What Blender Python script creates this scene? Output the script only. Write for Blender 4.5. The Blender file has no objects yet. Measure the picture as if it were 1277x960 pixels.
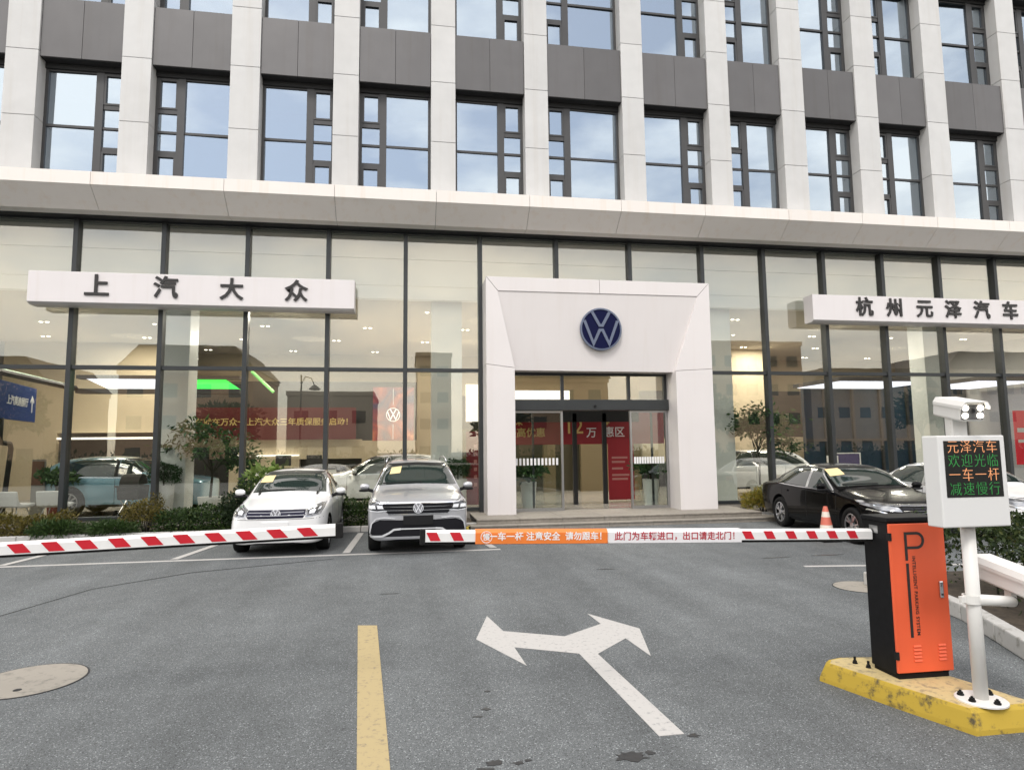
import bpy, bmesh, math, random
from mathutils import Vector, Matrix
from mathutils.bvhtree import BVHTree
random.seed(7)
scene = bpy.context.scene
C = scene.collection
R = math.radians
# ------------------------------------------------------------------ camera
cam = bpy.data.cameras.new('camera')
cam.sensor_width = 36.0
cam.lens = 800 / 1277 * 36.0
cam.clip_start = 0.05
cam.clip_end = 2000
camo = bpy.data.objects.new('camera', cam)
C.objects.link(camo)
right = Vector((0.98666687, -0.16236014, -0.01129896))
down = Vector((0.00499966, 0.09962795, -0.9950122))
fwd = Vector((0.16267601, 0.98168908, 0.09911134))
m = Matrix((right, -down, -fwd)).transposed().to_4x4()
m.translation = (0, 0, 1.83)
camo.matrix_world = m
scene.camera = camo
# ------------------------------------------------------------------ sky, sun, exposure
SUN_EL, SUN_AZ = R(52), R(205)      # azimuth clockwise from +Y: behind the viewer, a little to the left
world = bpy.data.worlds.new('World')
scene.world = world
world.use_nodes = True
nt = world.node_tree
nt.nodes.clear()
def wn(t, **k):
    n = nt.nodes.new(t)
    for a, b in k.items():
        setattr(n, a, b)
    return n
sky = wn('ShaderNodeTexSky', sky_type='NISHITA', sun_disc=False, sun_elevation=SUN_EL, sun_rotation=SUN_AZ)
tc = wn('ShaderNodeTexCoord')
mp = wn('ShaderNodeMapping'); mp.inputs['Scale'].default_value = (1.0, 1.0, 2.6)
no = wn('ShaderNodeTexNoise'); no.inputs['Scale'].default_value = 2.3; no.inputs['Detail'].default_value = 7; no.inputs['Roughness'].default_value = .55
rp = wn('ShaderNodeValToRGB')
rp.color_ramp.elements[0].position = .40; rp.color_ramp.elements[0].color = (.34, .34, .34, 1)
rp.color_ramp.elements[1].position = .60; rp.color_ramp.elements[1].color = (.97, .97, .97, 1)
mx = wn('ShaderNodeMix', data_type='RGBA')
mx.inputs['B'].default_value = (13.2, 12.7, 12.2, 1)
bg = wn('ShaderNodeBackground'); bg.inputs['Strength'].default_value = 0.13
ow = wn('ShaderNodeOutputWorld')
L = nt.links.new
sx = wn('ShaderNodeSeparateXYZ'); L(tc.outputs['Generated'], sx.inputs['Vector'])
hr = wn('ShaderNodeMapRange'); hr.inputs['From Min'].default_value = .0; hr.inputs['From Max'].default_value = .42; L(sx.outputs['Z'], hr.inputs['Value'])
cc = wn('ShaderNodeMix', data_type='RGBA'); cc.inputs['A'].default_value = (14.2, 12.9, 11.0, 1); cc.inputs['B'].default_value = (13.2, 12.7, 12.2, 1)
L(hr.outputs['Result'], cc.inputs['Factor']); L(cc.outputs['Result'], mx.inputs['B'])
L(tc.outputs['Generated'], mp.inputs['Vector']); L(mp.outputs['Vector'], no.inputs['Vector'])
L(no.outputs['Fac'], rp.inputs['Fac']); L(rp.outputs['Color'], mx.inputs['Factor'])
L(sky.outputs['Color'], mx.inputs['A']); L(mx.outputs['Result'], bg.inputs['Color']); L(bg.outputs['Background'], ow.inputs['Surface'])
sl = bpy.data.lights.new('sun', 'SUN')
sl.energy = 1.2; sl.angle = R(14); sl.color = (1, .96, .9)
so = bpy.data.objects.new('sun', sl); C.objects.link(so)
sd = Vector((math.sin(SUN_AZ) * math.cos(SUN_EL), math.cos(SUN_AZ) * math.cos(SUN_EL), math.sin(SUN_EL)))
so.rotation_euler = sd.to_track_quat('Z', 'Y').to_euler()
so.location = sd * 60
vs = scene.view_settings
vs.view_transform = 'Standard'; vs.look = 'None'; vs.gamma = 1; vs.use_curve_mapping = False
vs.exposure = 0.42
scene.render.engine = 'CYCLES'
cy = scene.cycles
cy.use_denoising = True
cy.max_bounces = 8; cy.diffuse_bounces = 3; cy.glossy_bounces = 4; cy.transparent_max_bounces = 24; cy.transmission_bounces = 4
cy.caustics_reflective = False; cy.caustics_refractive = False
cy.sample_clamp_indirect = 4

# ------------------------------------------------------------------ helpers
def lin(r, g, b):
    f = lambda c: (c / 255 / 12.92) if c <= 10.3 else ((c / 255 + .055) / 1.055) ** 2.4
    return (f(r), f(g), f(b), 1)
class MB:
    def __init__(s): s.v = []; s.f = []; s.mi = []
    def face(s, pts, mi=0):
        n = len(s.v); s.v += [tuple(p) for p in pts]; s.f.append(tuple(range(n, n + len(pts)))); s.mi.append(mi); return s
    def box(s, x0, x1, y0, y1, z0, z1, mi=0):
        n = len(s.v)
        s.v += [(x0,y0,z0),(x1,y0,z0),(x1,y1,z0),(x0,y1,z0),(x0,y0,z1),(x1,y0,z1),(x1,y1,z1),(x0,y1,z1)]
        for q in ((0,3,2,1),(4,5,6,7),(0,1,5,4),(1,2,6,5),(2,3,7,6),(3,0,4,7)):
            s.f.append(tuple(n + i for i in q)); s.mi.append(mi)
        return s
    def prism(s, poly, fn, a, b, mi=0):
        """poly: 2D outline; fn(u,v,w) -> point; extruded from w=a to w=b"""
        n = len(s.v); k = len(poly)
        s.v += [tuple(fn(u, v, a)) for u, v in poly] + [tuple(fn(u, v, b)) for u, v in poly]
        s.f.append(tuple(range(n + k - 1, n - 1, -1))); s.f.append(tuple(range(n + k, n + 2 * k)))
        for i in range(k):
            j = (i + 1) % k; s.f.append((n + i, n + j, n + k + j, n + k + i))
        s.mi += [mi] * (k + 2); return s
    def tube(s, pts, rad, seg=8, mi=0, cap=True):
        pts = [Vector(p) for p in pts]
        rads = rad if isinstance(rad, (list, tuple)) else [rad] * len(pts)
        n = len(s.v); up = Vector((0, 0, 1)); prev = None
        for i, p in enumerate(pts):
            d = (pts[min(i + 1, len(pts) - 1)] - pts[max(i - 1, 0)]).normalized()
            if prev is None:
                a = d.cross(up)
                if a.length < .05: a = d.cross(Vector((1, 0, 0)))
                a.normalize()
            else:
                a = (prev - d * prev.dot(d)).normalized()
            prev = a; b = d.cross(a)
            for k in range(seg):
                t = 2 * math.pi * k / seg
                s.v.append(tuple(p + (a * math.cos(t) + b * math.sin(t)) * rads[i]))
        for i in range(len(pts) - 1):
            for k in range(seg):
                k2 = (k + 1) % seg
                s.f.append((n + i*seg + k, n + i*seg + k2, n + (i+1)*seg + k2, n + (i+1)*seg + k)); s.mi.append(mi)
        if cap:
            s.f.append(tuple(n + k for k in range(seg - 1, -1, -1))); s.f.append(tuple(n + (len(pts)-1)*seg + k for k in range(seg))); s.mi += [mi, mi]
        return s
    def lathe(s, prof, seg=24, fn=None, mi=0, closed=False):
        """prof: (r,h) list; fn(x,y,h) -> point"""
        fn = fn or (lambda x, y, h: (x, y, h)); n = len(s.v); k = len(prof)
        for i in range(seg):
            t = 2 * math.pi * i / seg
            for r, h in prof: s.v.append(tuple(fn(r * math.cos(t), r * math.sin(t), h)))
        for i in range(seg):
            j = (i + 1) % seg
            for q in range(k if closed else k - 1):
                q2 = (q + 1) % k
                s.f.append((n + i*k + q, n + j*k + q, n + j*k + q2, n + i*k + q2)); s.mi.append(mi)
        return s
    def mesh(s, name, mats, smooth=False):
        me = bpy.data.meshes.new(name)
        me.from_pydata(s.v, [], s.f)
        for mm in (mats if isinstance(mats, (list, tuple)) else [mats]): me.materials.append(mm)
        if any(s.mi): me.polygons.foreach_set('material_index', s.mi)
        if smooth: me.polygons.foreach_set('use_smooth', [True] * len(me.polygons))
        me.update(); return me
def put(name, me, parent=None, loc=(0, 0, 0), rot=(0, 0, 0)):
    o = bpy.data.objects.new(name, me); C.objects.link(o)
    if parent is not None: o.parent = parent
    o.location = loc; o.rotation_euler = rot
    return o
def part(name, mb, mats, parent=None, loc=(0, 0, 0), rot=(0, 0, 0), bevel=0, smooth=False, seg=2):
    o = put(name, mb.mesh(name, mats, smooth), parent, loc, rot)
    if name in ('foliage', 'stem', 'crown'): o['kind'] = 'stuff'
    if bevel:
        b = o.modifiers.new('bevel', 'BEVEL'); b.width = bevel; b.segments = seg; b.limit_method = 'ANGLE'; b.angle_limit = R(40)
    return o
def tag(o, label=None, cat=None, group=None, kind=None):
    for k, v in (('label', label), ('category', cat), ('group', group), ('kind', kind)):
        if v: o[k] = v
    return o
def thing(name, label, cat, loc=(0, 0, 0), rz=0, group=None):
    o = bpy.data.objects.new(name, None); C.objects.link(o)
    o.empty_display_size = .2; o.location = loc; o.rotation_euler = (0, 0, rz)
    return tag(o, label, cat, group)
def structure(name, mb, mats, **k):
    return tag(part(name, mb, mats, **k), kind='structure')
def copy_tree(o, parent=None):
    c = o.copy(); C.objects.link(c)
    if parent is not None: c.parent = parent
    for ch in list(o.children): copy_tree(ch, c)
    return c
def ev_mesh(o):
    dg = bpy.context.evaluated_depsgraph_get(); dg.update()
    return bpy.data.meshes.new_from_object(o.evaluated_get(dg))
_tx = {}
def text_mesh(body, size, ext=.004, offset=0.0, mat=None, align='CENTER', spacing=1.0, line=1.0):
    """flat lettering as a mesh standing in the XZ plane, facing -Y"""
    key = (body, size, ext, offset, mat.name if mat else '', align, spacing, line)
    if key in _tx: return _tx[key]
    cu = bpy.data.curves.new('lettering', 'FONT')
    cu.body = body; cu.size = size; cu.extrude = ext; cu.offset = offset
    cu.align_x = align; cu.align_y = 'CENTER'; cu.space_character = spacing; cu.space_line = line
    cu.resolution_u = 3
    o = bpy.data.objects.new('lettering', cu); C.objects.link(o)
    me = ev_mesh(o)
    bpy.data.objects.remove(o); bpy.data.curves.remove(cu)
    me.transform(Matrix.Rotation(R(90), 4, 'X'))
    me.materials.clear()
    if mat: me.materials.append(mat)
    _tx[key] = me
    return me
# ------------------------------------------------------------------ materials
MATS = {}
def mat(name, col, rough=.5, metal=0, spec=.5, coat=0, noise=0, nscale=8, bump=0, bscale=60, emit=None, estr=0, stretch=None, noise2=0, n2scale=.6, vary=0, streak=0, streakcol=(.75, .68, .58)):
    if name in MATS: return MATS[name]
    mm = bpy.data.materials.new(name); mm.use_nodes = True
    t = mm.node_tree; b = t.nodes['Principled BSDF']
    if len(col) == 3: col = (*col, 1)
    b.inputs['Base Color'].default_value = col
    b.inputs['Roughness'].default_value = rough; b.inputs['Metallic'].default_value = metal
    b.inputs['Specular IOR Level'].default_value = spec; b.inputs['Coat Weight'].default_value = coat
    if coat: b.inputs['Coat Roughness'].default_value = .03
    if emit: b.inputs['Emission Color'].default_value = (*emit[:3], 1); b.inputs['Emission Strength'].default_value = estr
    co = t.nodes.new('ShaderNodeTexCoord'); vec = co.outputs['Object']
    if stretch:
        ma = t.nodes.new('ShaderNodeMapping'); ma.inputs['Scale'].default_value = stretch
        t.links.new(vec, ma.inputs['Vector']); vec = ma.outputs['Vector']
    cur = None
    for amt, sc in ((noise, nscale), (noise2, n2scale)):
        if not amt: continue
        n = t.nodes.new('ShaderNodeTexNoise'); n.inputs['Scale'].default_value = sc; n.inputs['Detail'].default_value = 6
        t.links.new(vec, n.inputs['Vector'])
        mr = t.nodes.new('ShaderNodeMapRange'); mr.inputs['From Min'].default_value = .3; mr.inputs['From Max'].default_value = .7
        mr.inputs['To Min'].default_value = 1 - amt; mr.inputs['To Max'].default_value = 1 + amt
        t.links.new(n.outputs['Fac'], mr.inputs['Value'])
        mi = t.nodes.new('ShaderNodeMix'); mi.data_type = 'RGBA'; mi.blend_type = 'MULTIPLY'; mi.inputs['Factor'].default_value = 1
        if cur is None: mi.inputs['A'].default_value = col
        else: t.links.new(cur, mi.inputs['A'])
        t.links.new(mr.outputs['Result'], mi.inputs['B']); cur = mi.outputs['Result']
    if streak:
        ma = t.nodes.new('ShaderNodeMapping'); ma.inputs['Scale'].default_value = (5.5, 5.5, .22)
        ge = t.nodes.new('ShaderNodeNewGeometry'); t.links.new(ge.outputs['Position'], ma.inputs['Vector'])
        n = t.nodes.new('ShaderNodeTexNoise'); n.inputs['Scale'].default_value = 1.0; n.inputs['Detail'].default_value = 5; n.inputs['Roughness'].default_value = .6
        t.links.new(ma.outputs['Vector'], n.inputs['Vector'])
        mr = t.nodes.new('ShaderNodeMapRange'); mr.inputs['From Min'].default_value = .52; mr.inputs['From Max'].default_value = .78; mr.inputs['To Max'].default_value = streak
        t.links.new(n.outputs['Fac'], mr.inputs['Value'])
        mi = t.nodes.new('ShaderNodeMix'); mi.data_type = 'RGBA'; mi.blend_type = 'MULTIPLY'
        t.links.new(mr.outputs['Result'], mi.inputs['Factor']); mi.inputs['B'].default_value = (*streakcol, 1)
        if cur is None: mi.inputs['A'].default_value = col
        else: t.links.new(cur, mi.inputs['A'])
        cur = mi.outputs['Result']
    if vary:
        oi = t.nodes.new('ShaderNodeObjectInfo')
        mr = t.nodes.new('ShaderNodeMapRange'); mr.inputs['To Min'].default_value = 1 - vary; mr.inputs['To Max'].default_value = 1 + vary
        t.links.new(oi.outputs['Random'], mr.inputs['Value'])
        mi = t.nodes.new('ShaderNodeMix'); mi.data_type = 'RGBA'; mi.blend_type = 'MULTIPLY'; mi.inputs['Factor'].default_value = 1
        if cur is None: mi.inputs['A'].default_value = col
        else: t.links.new(cur, mi.inputs['A'])
        t.links.new(mr.outputs['Result'], mi.inputs['B']); cur = mi.outputs['Result']
    if cur is not None: t.links.new(cur, b.inputs['Base Color'])
    if bump:
        n = t.nodes.new('ShaderNodeTexNoise'); n.inputs['Scale'].default_value = bscale; n.inputs['Detail'].default_value = 4
        t.links.new(vec, n.inputs['Vector'])
        bp = t.nodes.new('ShaderNodeBump'); bp.inputs['Strength'].default_value = bump; bp.inputs['Distance'].default_value = .01
        t.links.new(n.outputs['Fac'], bp.inputs['Height']); t.links.new(bp.outputs['Normal'], b.inputs['Normal'])
    MATS[name] = mm
    return mm
def worn_mat(name, col, wear, amt=.5, scale=18, rough=.8):
    """paint with worn or dirty patches of a second colour"""
    mm = mat(name, col, rough)
    t = mm.node_tree; b = t.nodes['Principled BSDF']
    co = t.nodes.new('ShaderNodeTexCoord')
    n1 = t.nodes.new('ShaderNodeTexNoise'); n1.inputs['Scale'].default_value = scale; n1.inputs['Detail'].default_value = 9; n1.inputs['Roughness'].default_value = .72
    t.links.new(co.outputs['Object'], n1.inputs['Vector'])
    r = t.nodes.new('ShaderNodeValToRGB'); r.color_ramp.elements[0].position = amt; r.color_ramp.elements[1].position = amt + .12
    t.links.new(n1.outputs['Fac'], r.inputs['Fac'])
    mi = t.nodes.new('ShaderNodeMix'); mi.data_type = 'RGBA'
    mi.inputs['A'].default_value = (*col[:3], 1); mi.inputs['B'].default_value = (*wear[:3], 1)
    t.links.new(r.outputs['Color'], mi.inputs['Factor']); t.links.new(mi.outputs['Result'], b.inputs['Base Color'])
    return mm
def asphalt_mat():
    mm = bpy.data.materials.new('asphalt'); mm.use_nodes = True
    t = mm.node_tree; b = t.nodes['Principled BSDF']; b.inputs['Roughness'].default_value = .85; b.inputs['Specular IOR Level'].default_value = .35
    co = t.nodes.new('ShaderNodeTexCoord'); ob = co.outputs['Object']
    def noise(s, d=5, rg=.6):
        n = t.nodes.new('ShaderNodeTexNoise'); n.inputs['Scale'].default_value = s; n.inputs['Detail'].default_value = d; n.inputs['Roughness'].default_value = rg
        t.links.new(ob, n.inputs['Vector']); return n.outputs['Fac']
    def rng(v, a, b_, lo, hi):
        r = t.nodes.new('ShaderNodeMapRange'); r.inputs['From Min'].default_value = a; r.inputs['From Max'].default_value = b_
        r.inputs['To Min'].default_value = lo; r.inputs['To Max'].default_value = hi; t.links.new(v, r.inputs['Value']); return r.outputs['Result']
    def mul(a, b_):
        q = t.nodes.new('ShaderNodeMath'); q.operation = 'MULTIPLY'; t.links.new(a, q.inputs[0]); t.links.new(b_, q.inputs[1]); return q.outputs[0]
    big = rng(noise(.35, 4), .3, .7, .82, 1.16)
    mid = rng(noise(3.1, 6, .7), .3, .7, .9, 1.1)
    fine = rng(noise(120, 3, .8), .34, .66, .5, 1.5)
    vo = t.nodes.new('ShaderNodeTexVoronoi'); vo.inputs['Scale'].default_value = 130; t.links.new(ob, vo.inputs['Vector'])
    sep = t.nodes.new('ShaderNodeSeparateColor'); t.links.new(vo.outputs['Color'], sep.inputs['Color'])
    light = rng(sep.outputs[0], .86, .99, 1.0, 2.4)
    darkc = rng(sep.outputs[1], .03, .22, .5, 1.0)
    chip = mul(light, darkc)
    ma = t.nodes.new('ShaderNodeMapping'); ma.inputs['Scale'].default_value = (1.5, .16, 1); ma.inputs['Rotation'].default_value = (0, 0, .25)
    t.links.new(ob, ma.inputs['Vector'])
    tn = t.nodes.new('ShaderNodeTexNoise'); tn.inputs['Scale'].default_value = 1.1; tn.inputs['Detail'].default_value = 5; t.links.new(ma.outputs['Vector'], tn.inputs['Vector'])
    track = rng(tn.outputs['Fac'], .35, .68, 1.10, .84)
    k = mul(mul(mul(mul(big, mid), fine), chip), track)
    mi = t.nodes.new('ShaderNodeMix'); mi.data_type = 'RGBA'; mi.blend_type = 'MULTIPLY'; mi.inputs['Factor'].default_value = 1
    mi.inputs['A'].default_value = (.130, .139, .142, 1); t.links.new(k, mi.inputs['B'])
    t.links.new(mi.outputs['Result'], b.inputs['Base Color'])
    bp = t.nodes.new('ShaderNodeBump'); bp.inputs['Strength'].default_value = .5; bp.inputs['Distance'].default_value = .004
    t.links.new(fine, bp.inputs['Height']); t.links.new(bp.outputs['Normal'], b.inputs['Normal'])
    return mm
def leaf_mat(name, c1, c2, c3=None):
    mm = bpy.data.materials.new(name); mm.use_nodes = True
    t = mm.node_tree; b = t.nodes['Principled BSDF']; b.inputs['Roughness'].default_value = .5; b.inputs['Specular IOR Level'].default_value = .35
    g = t.nodes.new('ShaderNodeNewGeometry')
    r = t.nodes.new('ShaderNodeValToRGB'); r.color_ramp.elements[0].color = (*c1, 1); r.color_ramp.elements[1].color = (*c2, 1)
    if c3: e = r.color_ramp.elements.new(.85); e.color = (*c2, 1); r.color_ramp.elements[2].color = (*c3, 1)
    t.links.new(g.outputs['Random Per Island'], r.inputs['Fac']); t.links.new(r.outputs['Color'], b.inputs['Base Color'])
    tr = t.nodes.new('ShaderNodeBsdfTranslucent'); t.links.new(r.outputs['Color'], tr.inputs['Color'])
    ms = t.nodes.new('ShaderNodeMixShader'); ms.inputs['Fac'].default_value = .25
    t.links.new(b.outputs[0], ms.inputs[1]); t.links.new(tr.outputs[0], ms.inputs[2])
    t.links.new(ms.outputs[0], t.nodes['Material Output'].inputs['Surface'])
    return mm
def glass_mat(name, tint, ior=2.0, refl=(1, 1, 1), wob=0.0):
    """tinted coated glazing: what is behind shows through, the sky and street reflect by angle"""
    mm = bpy.data.materials.new(name); mm.use_nodes = True
    t = mm.node_tree; t.nodes.remove(t.nodes['Principled BSDF'])
    tr = t.nodes.new('ShaderNodeBsdfTransparent'); tr.inputs['Color'].default_value = (*tint, 1)
    gl = t.nodes.new('ShaderNodeBsdfGlossy'); gl.inputs['Roughness'].default_value = .0; gl.inputs['Color'].default_value = (*refl, 1)
    r0 = ((ior - 1) / (ior + 1)) ** 2
    lw = t.nodes.new('ShaderNodeLayerWeight'); lw.inputs['Blend'].default_value = .5
    pw = t.nodes.new('ShaderNodeMath'); pw.operation = 'POWER'; pw.inputs[1].default_value = 4
    t.links.new(lw.outputs['Facing'], pw.inputs[0])
    fr = t.nodes.new('ShaderNodeMapRange'); fr.inputs['To Min'].default_value = r0; fr.inputs['To Max'].default_value = 1
    t.links.new(pw.outputs[0], fr.inputs['Value'])
    if wob:
        co = t.nodes.new('ShaderNodeTexCoord'); n = t.nodes.new('ShaderNodeTexNoise'); n.inputs['Scale'].default_value = .9
        t.links.new(co.outputs['Object'], n.inputs['Vector'])
        bp = t.nodes.new('ShaderNodeBump'); bp.inputs['Strength'].default_value = wob; bp.inputs['Distance'].default_value = .02
        t.links.new(n.outputs['Fac'], bp.inputs['Height']); t.links.new(bp.outputs['Normal'], gl.inputs['Normal'])
    ms = t.nodes.new('ShaderNodeMixShader')
    t.links.new(fr.outputs[0], ms.inputs['Fac']); t.links.new(tr.outputs[0], ms.inputs[1]); t.links.new(gl.outputs[0], ms.inputs[2])
    t.links.new(ms.outputs[0], t.nodes['Material Output'].inputs['Surface'])
    return mm
M = dict(
    asphalt=asphalt_mat(),
    stone=mat('white_stone', (.55, .55, .545), .45, noise=.03, nscale=3, noise2=.04, n2scale=.7, vary=.03, streak=.26),
    portal=mat('white_cladding', (.71, .675, .665), .36, noise=.015, nscale=1.2, vary=.012, streak=.14),
    sign=mat('sign_white', (.72, .685, .685), .38, noise=.015, nscale=1.5, streak=.18),
    canopy=mat('canopy_panel', (.79, .745, .70), .4, noise=.015, nscale=1.6, noise2=.02, n2scale=.5, vary=.02, streak=.3, streakcol=(.82, .66, .48)),
    spandrel=mat('grey_metal_panel', (.112, .109, .110), .42, metal=.25, noise=.05, nscale=2, vary=.10, streak=.35),
    frame=mat('dark_grey_aluminium', (.042, .046, .048), .38, metal=.4, noise=.06, nscale=4),
    upframe=mat('bronze_grey_aluminium', (.055, .055, .056), .45, metal=.2, noise=.06, nscale=4),
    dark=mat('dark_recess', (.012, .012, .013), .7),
    black=mat('black_plastic', (.012, .012, .013), .5, spec=.2, noise=.15, nscale=20),
    rubber=mat('rubber', (.014, .014, .014), .8, spec=.15, noise=.2, nscale=30),
    steel=mat('brushed_steel', (.42, .42, .42), .3, metal=.9, noise=.08, nscale=30, stretch=(1, 1, 12)),
    chrome=mat('chrome', (.75, .76, .78), .12, metal=1),
    silver=mat('silver_alloy', (.55, .56, .58), .28, metal=.85),
    step=mat('step_granite', (.27, .245, .21), .7, noise=.14, nscale=14, noise2=.1, n2scale=1.5, bump=.15),
    kerb=worn_mat('kerb_concrete', (.46, .45, .43), (.26, .25, .22), .55, 7),
    soil=mat('planting_soil', (.05, .038, .026), .95, noise=.4, nscale=12, bump=.6, bscale=30),
    paintw=worn_mat('road_paint_white', (.47, .455, .435), (.24, .24, .24), .55, 22),
    painty=worn_mat('road_paint_yellow', (.41, .325, .17), (.23, .19, .13), .54, 18),
    crack=mat('asphalt_joint_filler', (.028, .028, .03), .8),
    oil=mat('oil_stain', (.03, .03, .031), .45, noise=.2, nscale=30),
    manhole=worn_mat('manhole_concrete', (.30, .275, .235), (.20, .185, .16), .52, 9),
    glass=glass_mat('curtain_wall_glass', (.945, .955, .925), 2.15, (1, .96, .89), .03),
    doorglass=glass_mat('door_glass', (.84, .87, .84), 1.7, (1, 1, 1), .02),
    upglass=glass_mat('reflective_window_glass', (.35, .40, .45), 4.8, (.80, .91, 1.0), .05),
    white=mat('white_paint', (.78, .78, .78), .35),
    text=mat('sign_letter_black', (.018, .016, .016), .5),
    emblue=mat('emblem_navy', (.004, .006, .04), .6, spec=.12),
    emsil=mat('emblem_silver', (.125, .15, .215), .5, metal=.2),
)
# ------------------------------------------------------------------ the ground
structure('road', MB().face([(-400, -400, 0), (400, -400, 0), (400, 400, 0), (-400, 400, 0)]), M['asphalt'])
def flat(name, poly, mt, z=.004, th=.003):
    return structure(name, MB().prism(poly, lambda u, v, w: (u, v, w), z - th, z), mt)
def strip(x0, y0, x1, y1, w):
    d = Vector((x1 - x0, y1 - y0)).normalized(); n = Vector((-d.y, d.x)) * w / 2
    return [(x0 - n.x, y0 - n.y), (x1 - n.x, y1 - n.y), (x1 + n.x, y1 + n.y), (x0 + n.x, y0 + n.y)]
flat('parking_line', strip(-12, 12.03, 1.72, 11.9, .11), M['paintw'])
for x0, x1 in ((-9.3, -8.95), (-6.6, -6.3), (-3.93, -3.55), (-1.05, -.98), (1.62, 1.50)):
    flat('parking_line', strip(x0, 12.10, x1, 14.9 if x0 < 1 else 13.2, .13), M['paintw'], .008)
flat('parking_line', strip(6.0, 9.15, 12.5, 8.1, .09), M['paintw'])
flat('lane_line', [(-.49, 7.14), (-.27, 3.99), (-.20, 2.9), (-.01, 2.9), (-.08, 3.96), (-.29, 7.10)], M['painty'])
flat('lane_line', [(-.05, .6), (.0, -1.8), (.19, -1.8), (.14, .6)], M['painty'])
flat('direction_arrow', [(.89, 7.24), (.68, 6.40), (1.02, 5.56), (1.00, 6.08), (1.54, 5.78), (1.60, 4.08), (1.77, 4.08), (1.70, 5.74), (2.10, 6.14),
                         (2.14, 5.59), (2.35, 6.43), (2.0, 7.11), (2.02, 6.68), (1.54, 6.32), (.98, 6.62)], M['paintw'])
flat('asphalt_joint', strip(-4.66, 8.0, -4.2, 9.75, .018) [:2] + [(-3.22, 10.72), (-1.2, 11.52), (-1.22, 11.54), (-3.25, 10.75)] + strip(-4.66, 8.0, -4.2, 9.75, .018)[2:], M['crack'])
def blob(cx, cy, rx, ry, n=22, j=.35):
    p = [random.uniform(1 - j, 1 + j) for _ in range(n)]
    return [(cx + rx * p[i] * math.cos(6.2832 * i / n), cy + ry * p[i] * math.sin(6.2832 * i / n)) for i in range(n)]
for cx, cy_, rx, ry in ((1.33, 3.86, .10, .06), (1.46, 3.88, .03, .025), (.52, 3.93, .05, .03), (.45, 3.86, .05, .02), (.66, 3.9, .03, .02), (.72, 3.92, .02, .015), (1.82, 4.05, .035, .03),
                        (.57, 4.72, .03, .02), (.50, 4.6, .03, .012), (.62, 5.05, .02, .015), (6.06, 9.96, .22, .03), (6.96, 9.99, .28, .035), (3.0, 9.6, .12, .02), (-.2, 8.6, .1, .015)):
    flat('oil_stain', blob(cx, cy_, rx, ry), M['oil'], .003, .0025)

def manhole(label, cx, cy_, r):
    t = thing('manhole_cover', label, 'manhole cover', (cx, cy_, 0))
    part('cover_plate', MB().lathe([(0, .006), (r * .965, .006), (r * .965, 0)], 40), M['manhole'], t)
    part('frame_ring', MB().lathe([(r * .97, 0), (r * .97, .005), (r, .005), (r, 0)], 40), M['crack'], t)
    part('pick_hole', MB().lathe([(0, .008), (.03, .008), (.03, .003)], 12), M['dark'], t, (r * .1, -r * .55, 0))
    return t
manhole('round pale manhole cover in the asphalt at the left, below the left boom', -3.02, 6.0, .42)
manhole('round pale manhole cover beside the orange barrier cabinet', 5.85, 7.68, .36)

# planters: kerb, soil and the low sill below the glass
GZ = .2        # showroom floor level
G = 16.8       # glass plane
kb = MB()
xs = [-14 + 1.0 * i for i in range(16)]
planter = thing('planter_bed', 'long planting bed with a pale kerb under the left shop windows', 'planter', (-6, 15.2, 0))
for x in xs:
    part('kerb_stone', MB().box(.006, .994, 0, .14, 0, .13), M['kerb'], planter, (x + 6, -.1, 0), bevel=.012)
part('planting_soil', MB().box(-8.0, 7.6, .045, 1.42, .0, .09), M['soil'], planter)
# right planter bed with pale kerb
rp_ = thing('planter_bed', 'planting bed with dirty white kerb beside the camera pole at right', 'planter', (6.4, 5.2, 0))
kp = [(5.95, 7.8), (5.93, 6.9), (5.72, 6.05), (5.40, 5.35), (5.12, 4.75), (4.98, 4.1), (4.95, 3.3), (4.95, 2.4)]
for (xa, ya), (xb, yb) in zip(kp, kp[1:]):
    d = (Vector((xb, yb)) - Vector((xa, ya))); n = Vector((-d.y, d.x)).normalized() * .14; e = d.normalized() * .004
    poly = [(xa + e.x, ya + e.y), (xb - e.x, yb - e.y), (xb - e.x + n.x, yb - e.y + n.y), (xa + e.x + n.x, ya + e.y + n.y)]
    part('kerb_stone', MB().prism([(u - 6.4, v - 5.2) for u, v in poly], lambda u, v, w: (u, v, w), 0, .17), M['kerb'], rp_, bevel=.015)
part('planting_soil', MB().prism([(u - 6.4 + .12, v - 5.2) for u, v in kp] + [(4.6, -2.8), (4.6, 2.6)], lambda u, v, w: (u, v, w), .0, .12), M['soil'], rp_)

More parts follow.
